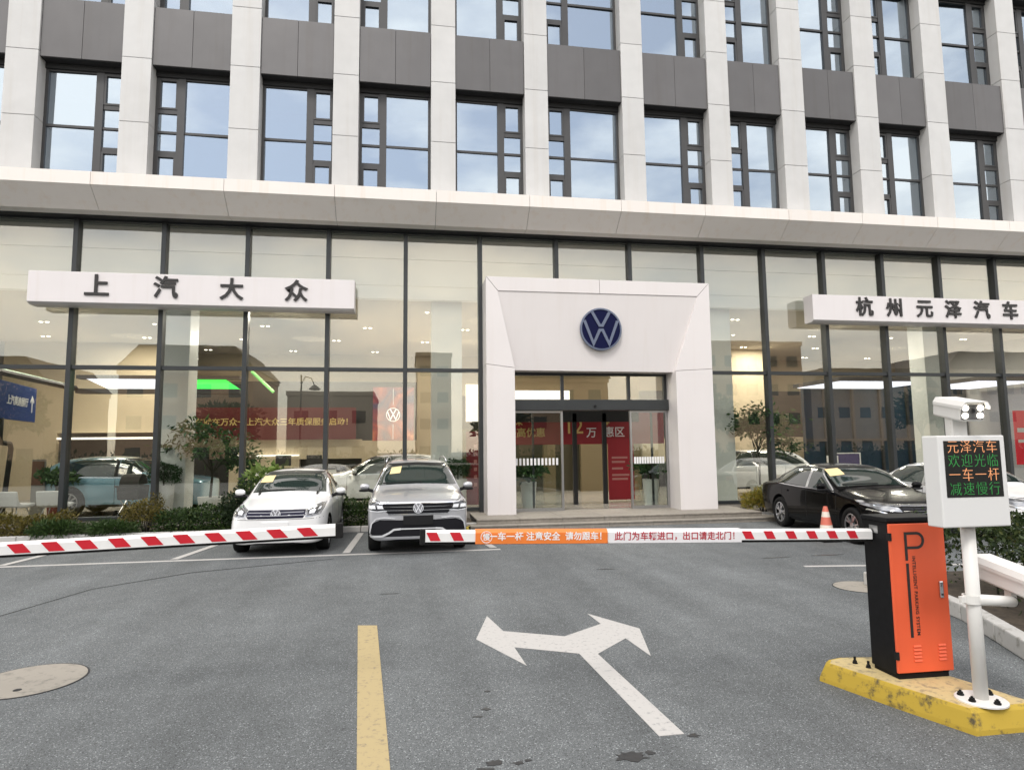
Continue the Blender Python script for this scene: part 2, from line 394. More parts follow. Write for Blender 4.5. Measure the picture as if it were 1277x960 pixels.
# ------------------------------------------------------------------ the dealership building
B = thing('dealership_building', 'car showroom building with white stone piers, grey panels and a tall glass front', 'building', (5, G, 0))
BX, BY = 5, G
def bp(name, mb, mt, parent=None, bevel=0, smooth=False):
    """building part given in world coordinates"""
    mb.v = [(x - BX, y - BY, z) for x, y, z in mb.v]
    return part(name, mb, mt, parent or B, bevel=bevel, smooth=smooth)
piers = [(-14.7, -14.0), (-12.15, -11.45), (-9.62, -8.9), (-7.02, -6.34), (-4.47, -3.75), (-1.92, -1.27), (.62, 1.27), (3.17, 3.82), (5.96, 6.60), (8.56, 9.21), (10.87, 11.60),
         (13.33, 14.05), (15.74, 16.46), (18.52, 19.2), (21.0, 21.7), (23.5, 24.2)]
PF, WG = 16.44, 16.84
seams = [7.9, 8.38, 9.98, 11.66, 13.27, 14.87, 16.47, 18.0]
for x0, x1 in piers:
    p = bp('stone_pier', MB().box(x0 + .02, x1 - .02, PF + .02, WG + .2, 7.9, 18.0), M['dark'])
    for z0, z1 in zip(seams, seams[1:]):
        bp('stone_panel', MB().box(x0, x1, PF, WG + .06, z0 + .006, z1 - .006), M['stone'], p, bevel=.006)
mid = (7.9, 18.0)
rows = [(8.45, 11.42), (13.06, 16.05)]
sprows = [(11.53, 13.08), (16.12, 17.7)]
for i, ((a0, a1), (b0, b1)) in enumerate(zip(piers, piers[1:])):
    x0, x1 = a1, b0
    big_left = (i % 2 == 0)
    for z0, z1 in sprows:
        s = bp('spandrel', MB().box(x0 + .01, x1 - .01, PF + .1, WG + .3, z0 - .0, z1), M['dark'])
        xm = (x0 + x1) / 2
        for q0, q1 in ((x0 + .012, xm - .004), (xm + .004, x1 - .012)):
            bp('metal_panel', MB().box(q0, q1, PF + .05, PF + .14, z0 + .004, z1 - .004), M['spandrel'], s, bevel=.004)
    for z0, z1 in rows:
        nw = .62
        xa, xb = (x1 - nw, x1) if big_left else (x0, x0 + nw)      # narrow light
        ba, bb = (x0, xa) if big_left else (xb, x1)                # big light
        zc = (z0 + z1) / 2
        f = MB(); y0, y1 = WG - .03, WG + .06
        hz = [z0, z0 + .93, zc - .03, zc + .03, z1 - .93, z1]
        f.box(x0, x1, y0, y1, z1 - .07, z1); f.box(x0, x1, y0, y1, z0 - .06, z0 + .07)
        f.box(x0, x0 + .07, y0 + .001, y1, z0, z1); f.box(x1 - .07, x1, y0 + .001, y1, z0, z1)
        mxx = xa if big_left else xb
        f.box(mxx - .09, mxx + .09, y0 - .02, y1, z0, z1)
        f.box(ba, bb, y0 + .004, y1, zc - .03, zc + .03)
        na, nb = (xa + .09, xb - .07) if big_left else (xa + .07, xb - .09)
        for zz in (z0 + .93, z1 - .93): f.box(na, nb, y0 + .004, y1, zz - .06, zz + .06)
        f.box(na, nb, y0 + .004, y1, zc - .03, zc + .03)
        for q0, q1 in ((z0 + .07, z0 + .87), (z1 - .87, z1 - .07)):   # opening sashes stand a little proud
            f.box(na, na + .05, y0 - .012, y1 - .02, q0, q1); f.box(nb - .05, nb, y0 - .012, y1 - .02, q0, q1)
            f.box(na + .05, nb - .05, y0 - .012, y1 - .02, q0, q0 + .045); f.box(na + .05, nb - .05, y0 - .012, y1 - .02, q1 - .045, q1)
        w = bp('window', f, M['upframe'])
        bp('head_shade', MB().box(x0, x1, y0 - .05, y1, z1 - .03, z1 + .13), M['dark'], w)  # near-black strip: the shade under the spandrel, put into the colour
        bq = (ba + .07, bb - .09) if big_left else (ba + .09, bb - .07)
        gl = [(bq[0], bq[1], z0 + .07, zc - .03), (bq[0], bq[1], zc + .03, z1 - .07), (na + .05, nb - .05, z0 + .115, z0 + .825), (na, nb, z0 + .99, zc - .03),
              (na, nb, zc + .03, z1 - .99), (na + .05, nb - .05, z1 - .825, z1 - .115)]
        for q in gl:
            hw, hh = (q[1] - q[0]) / 2, (q[3] - q[2]) / 2
            part('pane', MB().box(-hw, hw, -.006, .006, -hh, hh), M['upglass'], w, ((q[0] + q[1]) / 2 - BX, WG + .016 - BY, (q[2] + q[3]) / 2), (R(random.gauss(0, .35)), 0, R(random.gauss(0, .45))))
            if random.random() < .10:
                dz = random.choice((.3, .6, 1.0)) * 2 * hh
                part('blind', MB().box(-hw, hw, .05, .06, hh - dz, hh), mat('roller_blind', (.62, .60, .55), .8), w, ((q[0] + q[1]) / 2 - BX, WG + .016 - BY, (q[2] + q[3]) / 2))
room = mat('upper_room', (.10, .10, .10), .9)
bp('upper_room', MB().box(-14.5, 24.2, WG + 2.5, WG + 2.7, 7.6, 18.0).box(-14.5, 24.2, WG + .3, WG + 2.5, 7.75, 7.9).box(-14.5, 24.2, WG + .3, WG + 2.5, 12.0, 12.2).box(-14.5, 24.2, WG + .3, WG + 2.5, 16.9, 17.1), room)
bp('parapet', MB().box(-14.9, 24.4, PF - .1, WG + 12, 18.0, 18.7), M['stone'])
bp('side_wall', MB().box(-14.9, -14.7, G + .1, 42, 0, 18.0).box(24.2, 24.4, G + .1, 42, 0, 18.0), M['stone'])
bp('rear_wall', MB().box(-14.7, 24.2, 41.8, 42, 0, 18.0), M['stone'])

# canopy: white front strip and a sloping pale face, panel by panel
cs = [-14.9, -12.4, -9.9, -7.2, -4.3, -1.75, .72, 3.1, 5.55, 7.9, 10.35, 12.6, 15.0, 17.4, 19.8, 22.1, 24.4]
can = bp('canopy', MB().prism([(15.66, 8.26), (15.66, 8.0), (16.13, 7.60), (16.84, 7.60), (16.84, 8.26)], lambda u, v, w: (w, u, v), -14.88, 24.38), M['dark'])
for a, b in zip(cs, cs[1:]):
    poly = [(15.60, 8.30), (15.60, 7.995), (16.10, 7.56), (16.42, 7.56), (16.42, 7.585), (16.12, 7.59), (15.645, 8.01), (15.645, 8.262), (16.9, 8.262), (16.9, 8.30)]
    bp('canopy_panel', MB().prism(poly, lambda u, v, w: (w, u, v), a + .005, b - .005), M['canopy'], can)
bp('soffit', MB().box(-14.8, 24.3, 16.42, 17.0, 7.57, 7.75), M['dark'])

# glass front
TZ, HZ = 3.90, 7.54
mull = [-13.9, -11.92, -9.94, -7.96, -5.96, -3.98, -2.0, -.03, 1.94, 4.04, 6.14, 8.29, 10.19, 12.1, 14.04, 15.99, 17.95, 19.9, 21.85, 23.8]
PX0, PX1 = 1.99, 8.06
def inportal(x): return PX0 + .1 < x < PX1 - .1
for x in mull:
    z0 = 6.1 if inportal(x) else .12
    bp('mullion', MB().box(x - .055, x + .055, G - .11, G + .12, z0, HZ), M['frame'], bevel=.006)
bp('head_rail', MB().box(-14.4, 24.1, G - .06, G + .1, HZ - .02, HZ + .1), M['frame'])
for a, b in zip(mull, mull[1:]):
    xa, xb = a + .055, b - .055
    ptl = inportal((a + b) / 2)
    if not ptl:
        bp('transom', MB().box(xa, xb, G - .07, G + .1, TZ - .045, TZ + .045), M['frame'])
        bp('sill_rail', MB().box(xa, xb, G - .07, G + .1, .26, .34), M['frame'])
        bp('sill_wall', MB().box(xa - .05, xb + .05, G - .05, G + .1, 0, .26), M['step'])
        bp('glass_pane', MB().box(xa, xb, G + .01, G + .022, .34, TZ - .045), M['glass'])
        bp('glass_pane', MB().box(xa, xb, G + .01, G + .022, TZ + .045, HZ - .02), M['glass'])
    else:
        bp('glass_pane', MB().box(xa, xb, G + .01, G + .022, 6.15, HZ - .02), M['glass'])

# entrance portal
PY = 15.9
portal = bp('entrance_portal', MB().box(PX0 + .04, PX1 - .04, PY + .3, G - .13, 3.95, 6.15), M['dark'])
def slab(poly, y0, y1): return MB().prism(poly, lambda u, v, w: (u, w, v), y0, y1)
j = .005
bp('cladding_panel', slab([(PX0, GZ), (2.71, GZ), (2.71, 3.87), (PX0, 3.96)], PY, G - .12), M['portal'], portal, bevel=.004)
bp('cladding_panel', slab([(7.03, GZ), (PX1, GZ), (PX1, 3.89), (7.03, 3.83)], PY, G - .12), M['portal'], portal, bevel=.004)
bp('cladding_panel', slab([(PX0, 3.97), (2.71, 3.88), (2.29, 5.85), (PX0, 6.22)], PY, PY + .14).box(PX0, PX0 + .03, PY + .14, G - .12, 3.97, 6.2), M['portal'], portal, bevel=.004)
bp('cladding_panel', slab([(7.03, 3.84), (PX1, 3.90), (PX1, 6.22), (7.72, 5.85)], PY, PY + .14).box(PX1 - .03, PX1, PY + .14, G - .12, 3.9, 6.2), M['portal'], portal, bevel=.004)
bp('cladding_panel', slab([(2.30, 5.855), (4.99, 5.855), (4.99, 6.22), (2.0, 6.22)], PY, PY + .14).box(2.0, 4.99, PY + .14, G - .12, 6.19, 6.22), M['portal'], portal, bevel=.004)
bp('cladding_panel', slab([(5.0, 5.855), (7.71, 5.855), (8.05, 6.22), (5.0, 6.22)], PY, PY + .14).box(5.0, 8.05, PY + .14, G - .12, 6.19, 6.22), M['portal'], portal, bevel=.004)
yb = PY + .22
f = MB()
tl, tr_, bl, br = (2.29, PY + .02, 5.85), (7.72, PY + .02, 5.85), (2.71, yb, 3.84), (7.03, yb, 3.82)
f.face([bl, br, tr_, tl]); f.face([tl, (2.29, PY + .01, 5.85), (2.71, PY + .01, 3.84), bl]); f.face([tr_, br, (7.03, PY + .01, 3.82), (7.72, PY + .01, 5.85)])
f.face([bl, (2.71, G - .12, 3.84), (7.03, G - .12, 3.82), br])
bp('sloping_panel', f, M['portal'], portal)
# round emblem on the portal
def stroke(mb, pts, w, fn, a, b):
    pts = [Vector(p) for p in pts]; Lf, Rt = [], []
    for i, p in enumerate(pts):
        d0 = (p - pts[i - 1]).normalized() if i else None
        d1 = (pts[i + 1] - p).normalized() if i < len(pts) - 1 else None
        if d0 is None: n = Vector((-d1.y, d1.x)); k = 1
        elif d1 is None: n = Vector((-d0.y, d0.x)); k = 1
        else:
            n = Vector((-(d0 + d1).y, (d0 + d1).x)).normalized(); k = 1 / max(.45, n.dot(Vector((-d0.y, d0.x))))
        Lf.append(p + n * w / 2 * k); Rt.append(p - n * w / 2 * k)
    for i in range(len(pts) - 1):
        mb.prism([tuple(Rt[i]), tuple(Rt[i + 1]), tuple(Lf[i + 1]), tuple(Lf[i])], fn, a, b)
def emblem(parent, r, loc, rot, disc_mat, bar_mat, name='emblem', th=.02):
    """round badge facing -Y in its own frame"""
    yz = lambda x, y, h: (x, -h, y)
    d = part(name, MB().lathe([(0, th), (r * .92, th), (r * .92, 0)], 36, yz), disc_mat, parent, loc, rot)
    part('rim_ring', MB().lathe([(r * .925, 0), (r * .925, th * 1.4), (r, th * 1.3), (r, 0)], 40, yz), bar_mat, d)
    mb = MB(); fn = lambda u, v, w: (u * r, -w, v * r)
    stroke(mb, [(-.42, .80), (-.07, .17), (.07, .17), (.42, .80)], .135, fn, th * .9, th * 1.4)
    stroke(mb, [(-.80, .40), (-.38, -.70), (-.07, -.05), (.07, -.05), (.38, -.70), (.80, .40)], .135, fn, th * .9, th * 1.4)
    part('letter_bars', mb, bar_mat, d)
    return d
emblem(B, .56, (5.02 - BX, PY + .10 - BY, 4.92), (0, 0, 0), M['emblue'], M['emsil'], th=.05)

# entrance doors
DY = 16.6
hdr = bp('door_header', MB().box(2.72, 7.02, DY - .18, DY + .1, 2.83, 3.11), M['frame'], bevel=.008)
bp('door_sensor', MB().lathe([(0, .03), (.035, .03), (.035, 0)], 14, lambda x, y, h: (4.95 + x, DY - .18 - h, 2.93 + y)), M['black'], hdr)
tf = MB()
for x in (2.76, 4.10, 5.95, 6.98): tf.box(x - .04, x + .04, DY - .05, DY + .05, 3.11, 3.84)
tf.box(2.72, 7.02, DY - .049, DY + .049, 3.76, 3.84)
trw = bp('transom_window', tf, M['frame'])
for a, b in ((2.80, 4.06), (4.14, 5.91), (5.99, 6.94)):
    bp('pane', MB().box(a, b, DY, DY + .012, 3.11, 3.76), M['glass'], trw)
for a, b, nm in ((2.72, 4.10, 'fixed'), (5.95, 7.02, 'fixed')):
    fr = MB().box(a, a + .05, DY - .04, DY + .03, GZ, 2.83).box(b - .06, b, DY - .04, DY + .03, GZ, 2.83).box(a + .05, b - .06, DY - .039, DY + .03, GZ, GZ + .09).box(a + .05, b - .06, DY - .039, DY + .03, 2.77, 2.83)
    d = bp('glass_door', fr, M['steel'])
    bp('pane', MB().box(a + .05, b - .06, DY - .01, DY + .002, GZ + .09, 2.77), M['doorglass'], d)
    xm = a + .56 if a < 4 else a + .62
    bp('stile', MB().box(xm, xm + .05, DY + .04, DY + .09, GZ, 2.8), M['frame'], d)
    for k in range(12):
        xx = a + .1 + k * (b - a - .2) / 12
        bp('pane_dash', MB().box(xx, xx + .055, DY - .014, DY - .0105, 1.40, 1.58), M['white'], d)  # row of small white dashes across the pane
# inner frame of the lobby behind the open middle
lf = MB()
for x in (4.91, 5.82): lf.box(x - .06, x + .06, 18.4, 18.5, GZ, 2.85)
lf.box(2.9, 6.9, 18.4, 18.5, 2.6, 3.0)
bp('lobby_frame', lf, M['dark'])
# steps of stone slabs
st = thing('entrance_steps', 'two worn stone steps in front of the shop entrance', 'steps', (5, 15.0, 0))
for lvl, (y0, y1, z0, z1, xa, xb) in enumerate(((14.98, G - .1, .11, .215, 1.62, 8.75), (14.68, 15.4, 0, .105, 1.45, 9.05))):
    n = 7; w = (xb - xa) / n
    for k in range(n):
        part('stone_slab', MB().box(xa + k * w + .004, xa + (k + 1) * w - .004, y0 - .02, y1, z1 - .03, z1), M['step'], st, (-5, -15.0, 0), bevel=.005)
        part('riser_stone', MB().box(xa + k * w + .004, xa + (k + 1) * w - .004, y0, y0 + .1, z0, z1 - .03), M['step'], st, (-5, -15.0, 0))
    part('step_core', MB().box(xa + .01, xb - .01, y0 + .1, y1, z0, z1 - .032), M['dark'], st, (-5, -15.0, 0))
# planting strip right of the steps
pr = thing('planter_bed', 'planting bed under the right shop windows behind the black sedan', 'planter', (16, 15.6, 0))
for k in range(15):
    part('kerb_stone', MB().box(.006, .994, 0, .14, 0, .13), M['kerb'], pr, (9.1 + k - 16, 0, 0), bevel=.012)
part('planting_soil', MB().box(-6.9, 8.1, .145, 1.1, 0, .09), M['soil'], pr)

# ------------------------------------------------------------------ sign boxes
def sign_box(label, x0, x1, chars):
    t = thing('fascia_sign', label, 'sign', ((x0 + x1) / 2, 16.2, 5.36))
    cx = (x0 + x1) / 2; h = .73
    part('sign_board', MB().prism([(0, 0), (0, h), (.42, h), (.42, -.05), (.10, -.05)], lambda u, v, w: (w, u, v), x0 - cx, x1 - cx), M['sign'], t, bevel=.006)
    for x, ch in chars:
        put('letter', text_mesh(ch, .56, .014, .012, M['text']), t, (x - cx, -.018, .37))
    return t
sign_box('white sign box with four black characters above the two parked cars', -8.68, -1.29,
         [(-7.2, '上'), (-5.69, '汽'), (-4.2, '大'), (-2.69, '众')])
sign_box('white sign box with six black characters above the black sedan', 11.33, 20.6,
         [(12.95, '杭'), (13.92, '州'), (14.9, '元'), (15.85, '泽'), (16.82, '汽'), (17.80, '车')])

# ------------------------------------------------------------------ showroom interior
def S(r, g, b): return lin(r, g, b)
IM = dict(
    floor=mat('showroom_tile', (.36, .34, .30), .18, noise=.05, nscale=1.5),
    ceil=mat('showroom_ceiling', (.62, .57, .49), .8),
    cream=mat('cream_wall', (.56, .47, .33), .7, noise=.05, nscale=.5),
    bulk=mat('bulkhead_white', (.86, .85, .81), .5),
    column=mat('column_cladding', (.66, .69, .68), .3, noise=.02, nscale=2),
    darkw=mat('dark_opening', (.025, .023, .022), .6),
    bluew=mat('dark_blue_glazing', (.012, .03, .05), .5, spec=.2),
    red=mat('red_banner', (.13, .012, .015), .55),
    gold=mat('gold_lettering', (.75, .55, .2), .5),
    lit=mat('lit_panel_white', (.8, .8, .8), .5, emit=(.82, .84, 1.0), estr=1.3),
    litg=mat('lit_panel_green', (.1, .6, .15), .5, emit=(.02, .85, .08), estr=1.1),
    warm=mat('lit_wall_panel', (.8, .78, .72), .5, emit=(1, .94, .82), estr=1.1),
    spot=mat('downlight_lens', (.9, .9, .9), .4, emit=(1, .93, .8), estr=6),
)
ZC = 5.95
structure('showroom_floor', MB().box(-14.6, 24.1, G + .12, 41.7, 0, GZ), IM['floor'])
bp('showroom_ceiling', MB().box(-14.6, 24.1, 17.45, 41.7, ZC, ZC + .15), IM['ceil'])
bp('bulkhead', MB().box(-14.6, 24.1, 17.4, 17.6, ZC - .03, 6.24).box(-14.6, 24.1, 17.43, 17.6, 6.24, 6.29).box(-14.6, 24.1, 17.4, 17.6, 6.29, 7.02).box(-14.6, 24.1, 17.34, 17.6, 7.03, 7.7), IM['bulk'])
for x, y, w, d in ((-5.91, 17.9, .76, .7), (1.11, 18.05, .84, .7), (9.2, 18.05, .80, .7), (17.35, 18.85, .90, .66), (-12.6, 18.0, .8, .7)):
    bp('column', MB().box(x - w / 2, x + w / 2, y - d / 2, y + d / 2, GZ, ZC), IM['column'], bevel=.01)
# walls deep inside: cream wall at left, gallery band, dark slabs for shaded openings, blue glazing at right
bp('cream_wall', MB().box(-14.5, -8.6, 25.9, 26.1, 2.6, ZC), IM['cream'])
bp('cream_wall', MB().box(-14.5, -12.6, 25.9, 26.1, GZ, 2.6), IM['cream'])
bp('light_shelf', MB().box(-12.4, -7.7, 25.5, 25.9, 2.35, 2.42), IM['warm'])
bp('cream_wall', MB().box(-6.2, -1.6, 24.3, 24.5, 1.55, 2.25).box(-6.2, -3.8, 24.3, 24.5, GZ, 1.55).box(-1.6, 1.0, 24.3, 24.5, GZ, 2.2), IM['cream'])
bp('light_shelf', MB().box(-5.9, -3.8, 24.1, 24.3, 1.66, 1.72), IM['warm'])
bp('gallery_shade_slab', MB().box(-7.9, 1.1, 24.6, 24.8, 2.2, 4.4).box(-3.8, -1.6, 24.6, 24.8, GZ, 1.6).box(-12.6, -6.2, 26.4, 26.6, GZ, 2.35), IM['darkw'])  # solid near-black slabs; the shade inside the gallery is their colour
bp('cream_wall', MB().box(-8.6, 25, 28.4, 28.6, 4.2, ZC).box(.4, 1.7, 22.8, 24.8, GZ, 4.6), IM['cream'])
bp('cream_wall', MB().box(9.6, 17.2, 25.3, 25.5, 1.2, 2.2).box(13.6, 15.4, 25.2, 25.5, GZ, ZC), IM['cream'])
bp('gallery_shade_slab', MB().box(9.4, 17.6, 25.6, 25.8, 2.2, 4.2).box(9.4, 15.4, 25.6, 25.8, GZ, 1.2), IM['darkw'])
blue = bp('blue_glazing', MB().box(16.4, 27, 24.4, 24.6, GZ, 4.4), IM['bluew'])
for x in (17.3, 18.6, 19.9, 21.2, 22.5, 23.8):
    bp('glazing_bar', MB().box(x - .05, x + .05, 24.3, 24.4, GZ, 4.4), IM['darkw'], blue)
bp('glazing_bar', MB().box(16.4, 27, 24.31, 24.4, 2.0, 2.1), IM['darkw'], blue)
bp('lobby_back_wall', MB().box(3.2, 9.0, 23.9, 24.1, 2.6, 5.0).box(6.6, 9.0, 23.9, 24.1, GZ, 2.6).box(5.15, 5.6, 23.9, 24.1, GZ, 2.6), mat('lobby_wall', (.17, .135, .07), .7))
bp('lit_wall_panel', MB().box(2.2, 6.1, 23.5, 23.6, 3.25, 4.0).box(1.75, 2.9, 18.9, 19.0, 2.65, 3.75), IM['warm'])
bp('lobby_shade_slab', MB().box(1.7, 9.0, 24.6, 24.8, GZ, 2.6), mat('lobby_shade', (.07, .065, .035), .7))  # solid slab coloured dark to give the lobby its shade
# luminous ceiling frame, white fading to green, and luminous panels at right
lp = bp('luminous_frame', MB().box(-10.2, -5.35, 21.9, 22.3, 3.72, 3.86).box(-10.2, -5.35, 21.9, 22.3, 4.18, 4.29), IM['darkw'])
bp('lit_strip', MB().prism([(-9.95, 4.18), (-7.4, 4.18), (-7.4, 3.86), (-9.3, 3.86)], lambda u, v, w: (u, w, v), 22.0, 22.1), IM['lit'], lp)
bp('lit_strip', MB().prism([(-7.4, 4.18), (-5.80, 4.18), (-5.35, 3.86), (-7.4, 3.86)], lambda u, v, w: (u, w, v), 22.0, 22.1), IM['litg'], lp)
bp('lit_strip', MB().tube([(-10.2, 21.9, 3.9), (-10.9, 18.6, 4.15)], .05, 6), mat('pale_green_strip', (.5, .65, .5), .5, emit=(.55, .8, .6), estr=.35), lp)
bp('side_arm', MB().tube([(-10.2, 21.9, 3.86), (-10.75, 18.6, 4.05)], .09, 6), IM['darkw'], lp)
bp('lit_strip', MB().tube([(-5.0, 22.0, 4.45), (-4.25, 21.7, 3.75)], .05, 6), mat('lime_strip', (.3, .65, .2), .5, emit=(.25, .9, .25), estr=.5), lp)
for a, b, c, d in ((15.6, 19.4, 21.0, 23.6), (21.0, 23.6, 20.6, 23.6)):
    fr_ = bp('luminous_panel', MB().box(a - .12, b + .12, c - .12, d + .12, 4.16, 4.30), IM['darkw'])
    bp('lit_strip', MB().box(a, b, c, d, 4.13, 4.155), IM['lit'], fr_)
# downlights in the ceiling
dl = MB().lathe([(.0, -.012), (.045, -.012), (.055, 0)], 10).mesh('downlight', IM['spot'])
for ix in range(11):
    for iy in range(5):
        x = -12.5 + ix * 3.3 + (iy % 2) * 1.3; y = 19.2 + iy * 2.7
        for dx in (-.09, .09):
            put('downlight', dl, B, (x + dx - BX, y - BY, ZC))
# the lit ceiling lamps' light
for x in (-9.5, -3.5, 2.5, 8.5, 14.5, 20.5):
    for y in (20.0, 24.0):
        l = bpy.data.lights.new('ceiling_lamp', 'AREA'); l.shape = 'DISK'; l.size = 1.2; l.energy = 150; l.color = (1, .93, .82)
        o = bpy.data.objects.new('ceiling_lamp', l); C.objects.link(o); o.location = (x, y, ZC - .05)

def board(name, label, cat, x, y, z0, z1, w, mt, th=.03, rz=0):
    t = thing(name, label, cat, (x, y, z0), rz)
    part('board', MB().box(-w / 2, w / 2, 0, th, 0, z1 - z0), mt, t)
    return t
# red slogan banner hanging from the gallery
t = board('banner', 'long red slogan banner hanging on the gallery behind the white sedan', 'banner', -4.75, 24.0, 2.25, 3.4, 5.9, IM['red'])
put('lettering', text_mesh('购车就在万众一上汽大众三年质保服务启动！', .285, .004, .004, IM['gold']), t, (0, -.006, .62))
# poster with round emblem
pm = bpy.data.materials.new('poster_print'); pm.use_nodes = True
_t = pm.node_tree; _b = _t.nodes['Principled BSDF']; _b.inputs['Roughness'].default_value = .4
_c = _t.nodes.new('ShaderNodeTexCoord'); _n = _t.nodes.new('ShaderNodeTexNoise'); _n.inputs['Scale'].default_value = .9; _n.inputs['Detail'].default_value = 2; _n.inputs['Distortion'].default_value = 1.6
_r = _t.nodes.new('ShaderNodeValToRGB')
for e_, (p_, c_) in zip([_r.color_ramp.elements[0], _r.color_ramp.elements[1], _r.color_ramp.elements.new(.45), _r.color_ramp.elements.new(.55)],
                        [(.32, (.05, .06, .16, 1)), (.68, (.75, .2, .08, 1)), (.45, (.25, .05, .09, 1)), (.56, (.5, .10, .08, 1))]):
    pass
_r.color_ramp.elements[0].position = .3; _r.color_ramp.elements[0].color = (.05, .05, .13, 1)
_r.color_ramp.elements[1].position = .44; _r.color_ramp.elements[1].color = (.22, .04, .07, 1)
_r.color_ramp.elements[2].position = .56; _r.color_ramp.elements[2].color = (.45, .08, .06, 1)
_r.color_ramp.elements[3].position = .70; _r.color_ramp.elements[3].color = (.78, .28, .12, 1)
_t.links.new(_c.outputs['Object'], _n.inputs['Vector']); _t.links.new(_n.outputs['Fac'], _r.inputs['Fac']); _t.links.new(_r.outputs['Color'], _b.inputs['Base Color'])
t = board('poster', 'dark red and orange poster with a white round emblem above the grey car', 'poster', -.42, 21.95, 2.15, 3.95, 1.36, pm)
part('emblem_stripe', MB().box(-.02, .0, -.006, 0, .05, .55).box(-.02, .0, -.006, 0, 1.2, 1.75), M['white'], t)
e = emblem(t, .23, (-.01, -.002, .87), (0, 0, 0), mat('poster_dark', (.2, .05, .08), .5), mat('lit_white', (.85, .85, .85), .4, emit=(1, 1, 1), estr=.5), th=.006)
# tall red roll-up left of the portal, and red banners in the lobby
t = board('banner', 'tall dark red banner standing between the grey car and the portal', 'banner', 2.1, 18.6, .25, 2.35, .75, mat('deep_red_banner', (.20, .012, .022), .55))
mb = MB()
for k in range(6):
    for q in range(3): mb.box(-.16 + q * .15, -.07 + q * .15, -.006, 0, 1.62 - k * .22, 1.72 - k * .22)
part('small_print', mb, mat('faded_pink', (.5, .22, .2), .6), t)
t = board('banner', 'wide red price banner across the lobby above the entrance', 'banner', 5.4, 19.3, 1.95, 2.95, 5.3, mat('price_red', (.28, .012, .02), .5))
for s, x, z, sz, mt_ in (('年末', -1.62, .58, .24, IM['gold']), ('最高优惠', -1.28, .25, .30, IM['gold']), ('12', .22, .42, .62, IM['gold']), ('万', .78, .24, .34, M['white']), ('特', 1.25, .56, .25, IM['gold']), ('惠区', 1.52, .25, .34, M['white'])):
    put('lettering', text_mesh(s, sz, .004, .004, mt_), t, (x - .5, -.006, z + .1))
t = board('banner', 'narrow red standing banner inside the open entrance door', 'banner', 6.55, 19.1, .25, 2.1, .82, mat('roll_up_red', (.33, .01, .022), .5))
mb = MB()
for k, (w_, z_) in enumerate(((.5, 1.25), (.42, 1.12), (.35, .92), (.55, .72), (.5, .6))): mb.box(-.3, -.3 + w_, -.006, 0, z_, z_ + .06)
part('small_print', mb, mat('faded_pink', (.5, .22, .2), .6), t)
t = board('display_board', 'bright red display board behind the right camera pole', 'display', 21.4, 19.0, 1.1, 2.95, 1.5, mat('bright_red', (.55, .012, .03), .5, emit=(.6, .01, .03), estr=.25))
part('small_print', MB().box(-.65, -.35, -.006, 0, 1.1, 1.25).box(-.2, .5, -.006, 0, 1.1, 1.25).box(-.65, .1, -.006, 0, .75, .85), M['white'], t)
# blue way-finding sign
t = thing('wayfinding_sign', 'dark blue hanging sign with white characters and an up arrow', 'sign', (-9.6, 17.2, GZ), R(101))
part('sign_board', MB().box(-.25, 2.35, 0, .06, 2.50, 3.42), mat('sign_blue', (.014, .04, .17), .6, spec=.1), t, bevel=.008)
put('lettering', text_mesh('上汽奥迪展厅', .25, .004, .004, M['white'], spacing=.95), t, (1.0, -.006, 2.97))
part('arrow', MB().prism([(2.0, 2.75), (2.06, 2.75), (2.06, 3.10), (2.14, 3.0), (2.17, 3.04), (2.03, 3.2), (1.89, 3.04), (1.92, 3.0), (2.0, 3.10)], lambda u, v, w: (u, w, v), -.01, -.001), M['white'], t)
part('post', MB().tube([(.1, .03, 2.52), (.1, .03, 2.0), (.2, .03, 1.92), (.75, .03, 1.9), (.85, .03, 1.78), (.5, .03, 0)], .06, 8), M['black'], t, smooth=True)
part('base_plate', MB().box(.2, .8, -.25, .3, 0, .02), M['black'], t)

# seats, pram, planters indoors
def leg(p0, p1, r=.014): return MB().tube([p0, p1], r, 6)
def chair(label, loc, rz):
    t = thing('lounge_chair', label, 'chair', loc, rz, 'white chairs inside the left window')
    prof = [(-.30, .42), (-.28, .36), (.0, .33), (.28, .38), (.34, .62), (.36, .74), (.31, .75), (.26, .56), (.2, .45), (-.05, .41), (-.26, .44)]
    mb = MB()
    mb.prism(prof, lambda u, v, w: (w, u, v), -.30, .30)
    part('seat_shell', mb, mat('white_seat', (.68, .68, .68), .5), t, bevel=.045, seg=4)
    for sx in (-1, 1):
        for sy in (-1, 1): part('leg', leg((sx * .16, sy * .15, .36), (sx * .26, sy * .25, 0)), M['steel'], t)
    return t
chair('white shell chair by the glass at the far left edge', (-9.45, 17.7, GZ), R(170))
chair('white shell chair beside the blue-green car, right of the other', (-8.52, 17.65, GZ), R(185))
t = thing('baby_pram', 'black baby pram standing inside the window before the blue-green car', 'pram', (-6.68, 17.45, GZ))
mb = MB()
for i in range(7):
    a0, a1 = R(10 + i * 24), R(10 + (i + 1) * 24)
    mb.face([(-.22, .30 * math.cos(a0), .82 + .30 * math.sin(a0)), (.22, .30 * math.cos(a0), .82 + .30 * math.sin(a0)), (.22, .30 * math.cos(a1), .82 + .30 * math.sin(a1)), (-.22, .30 * math.cos(a1), .82 + .30 * math.sin(a1))])
for s in (-.22, .22): mb.face([(s, .30 * math.cos(R(10 + i * 24)), .82 + .30 * math.sin(R(10 + i * 24))) for i in range(8)])
part('hood', mb, mat('pram_fabric', (.03, .026, .024), .8), t)
part('carrycot', MB().prism([(-.24, .50), (.24, .50), (.27, .84), (-.27, .84)], lambda u, v, w: (u, w, v), -.35, .32), mat('pram_fabric2', (.022, .02, .02), .8), t, bevel=.04)
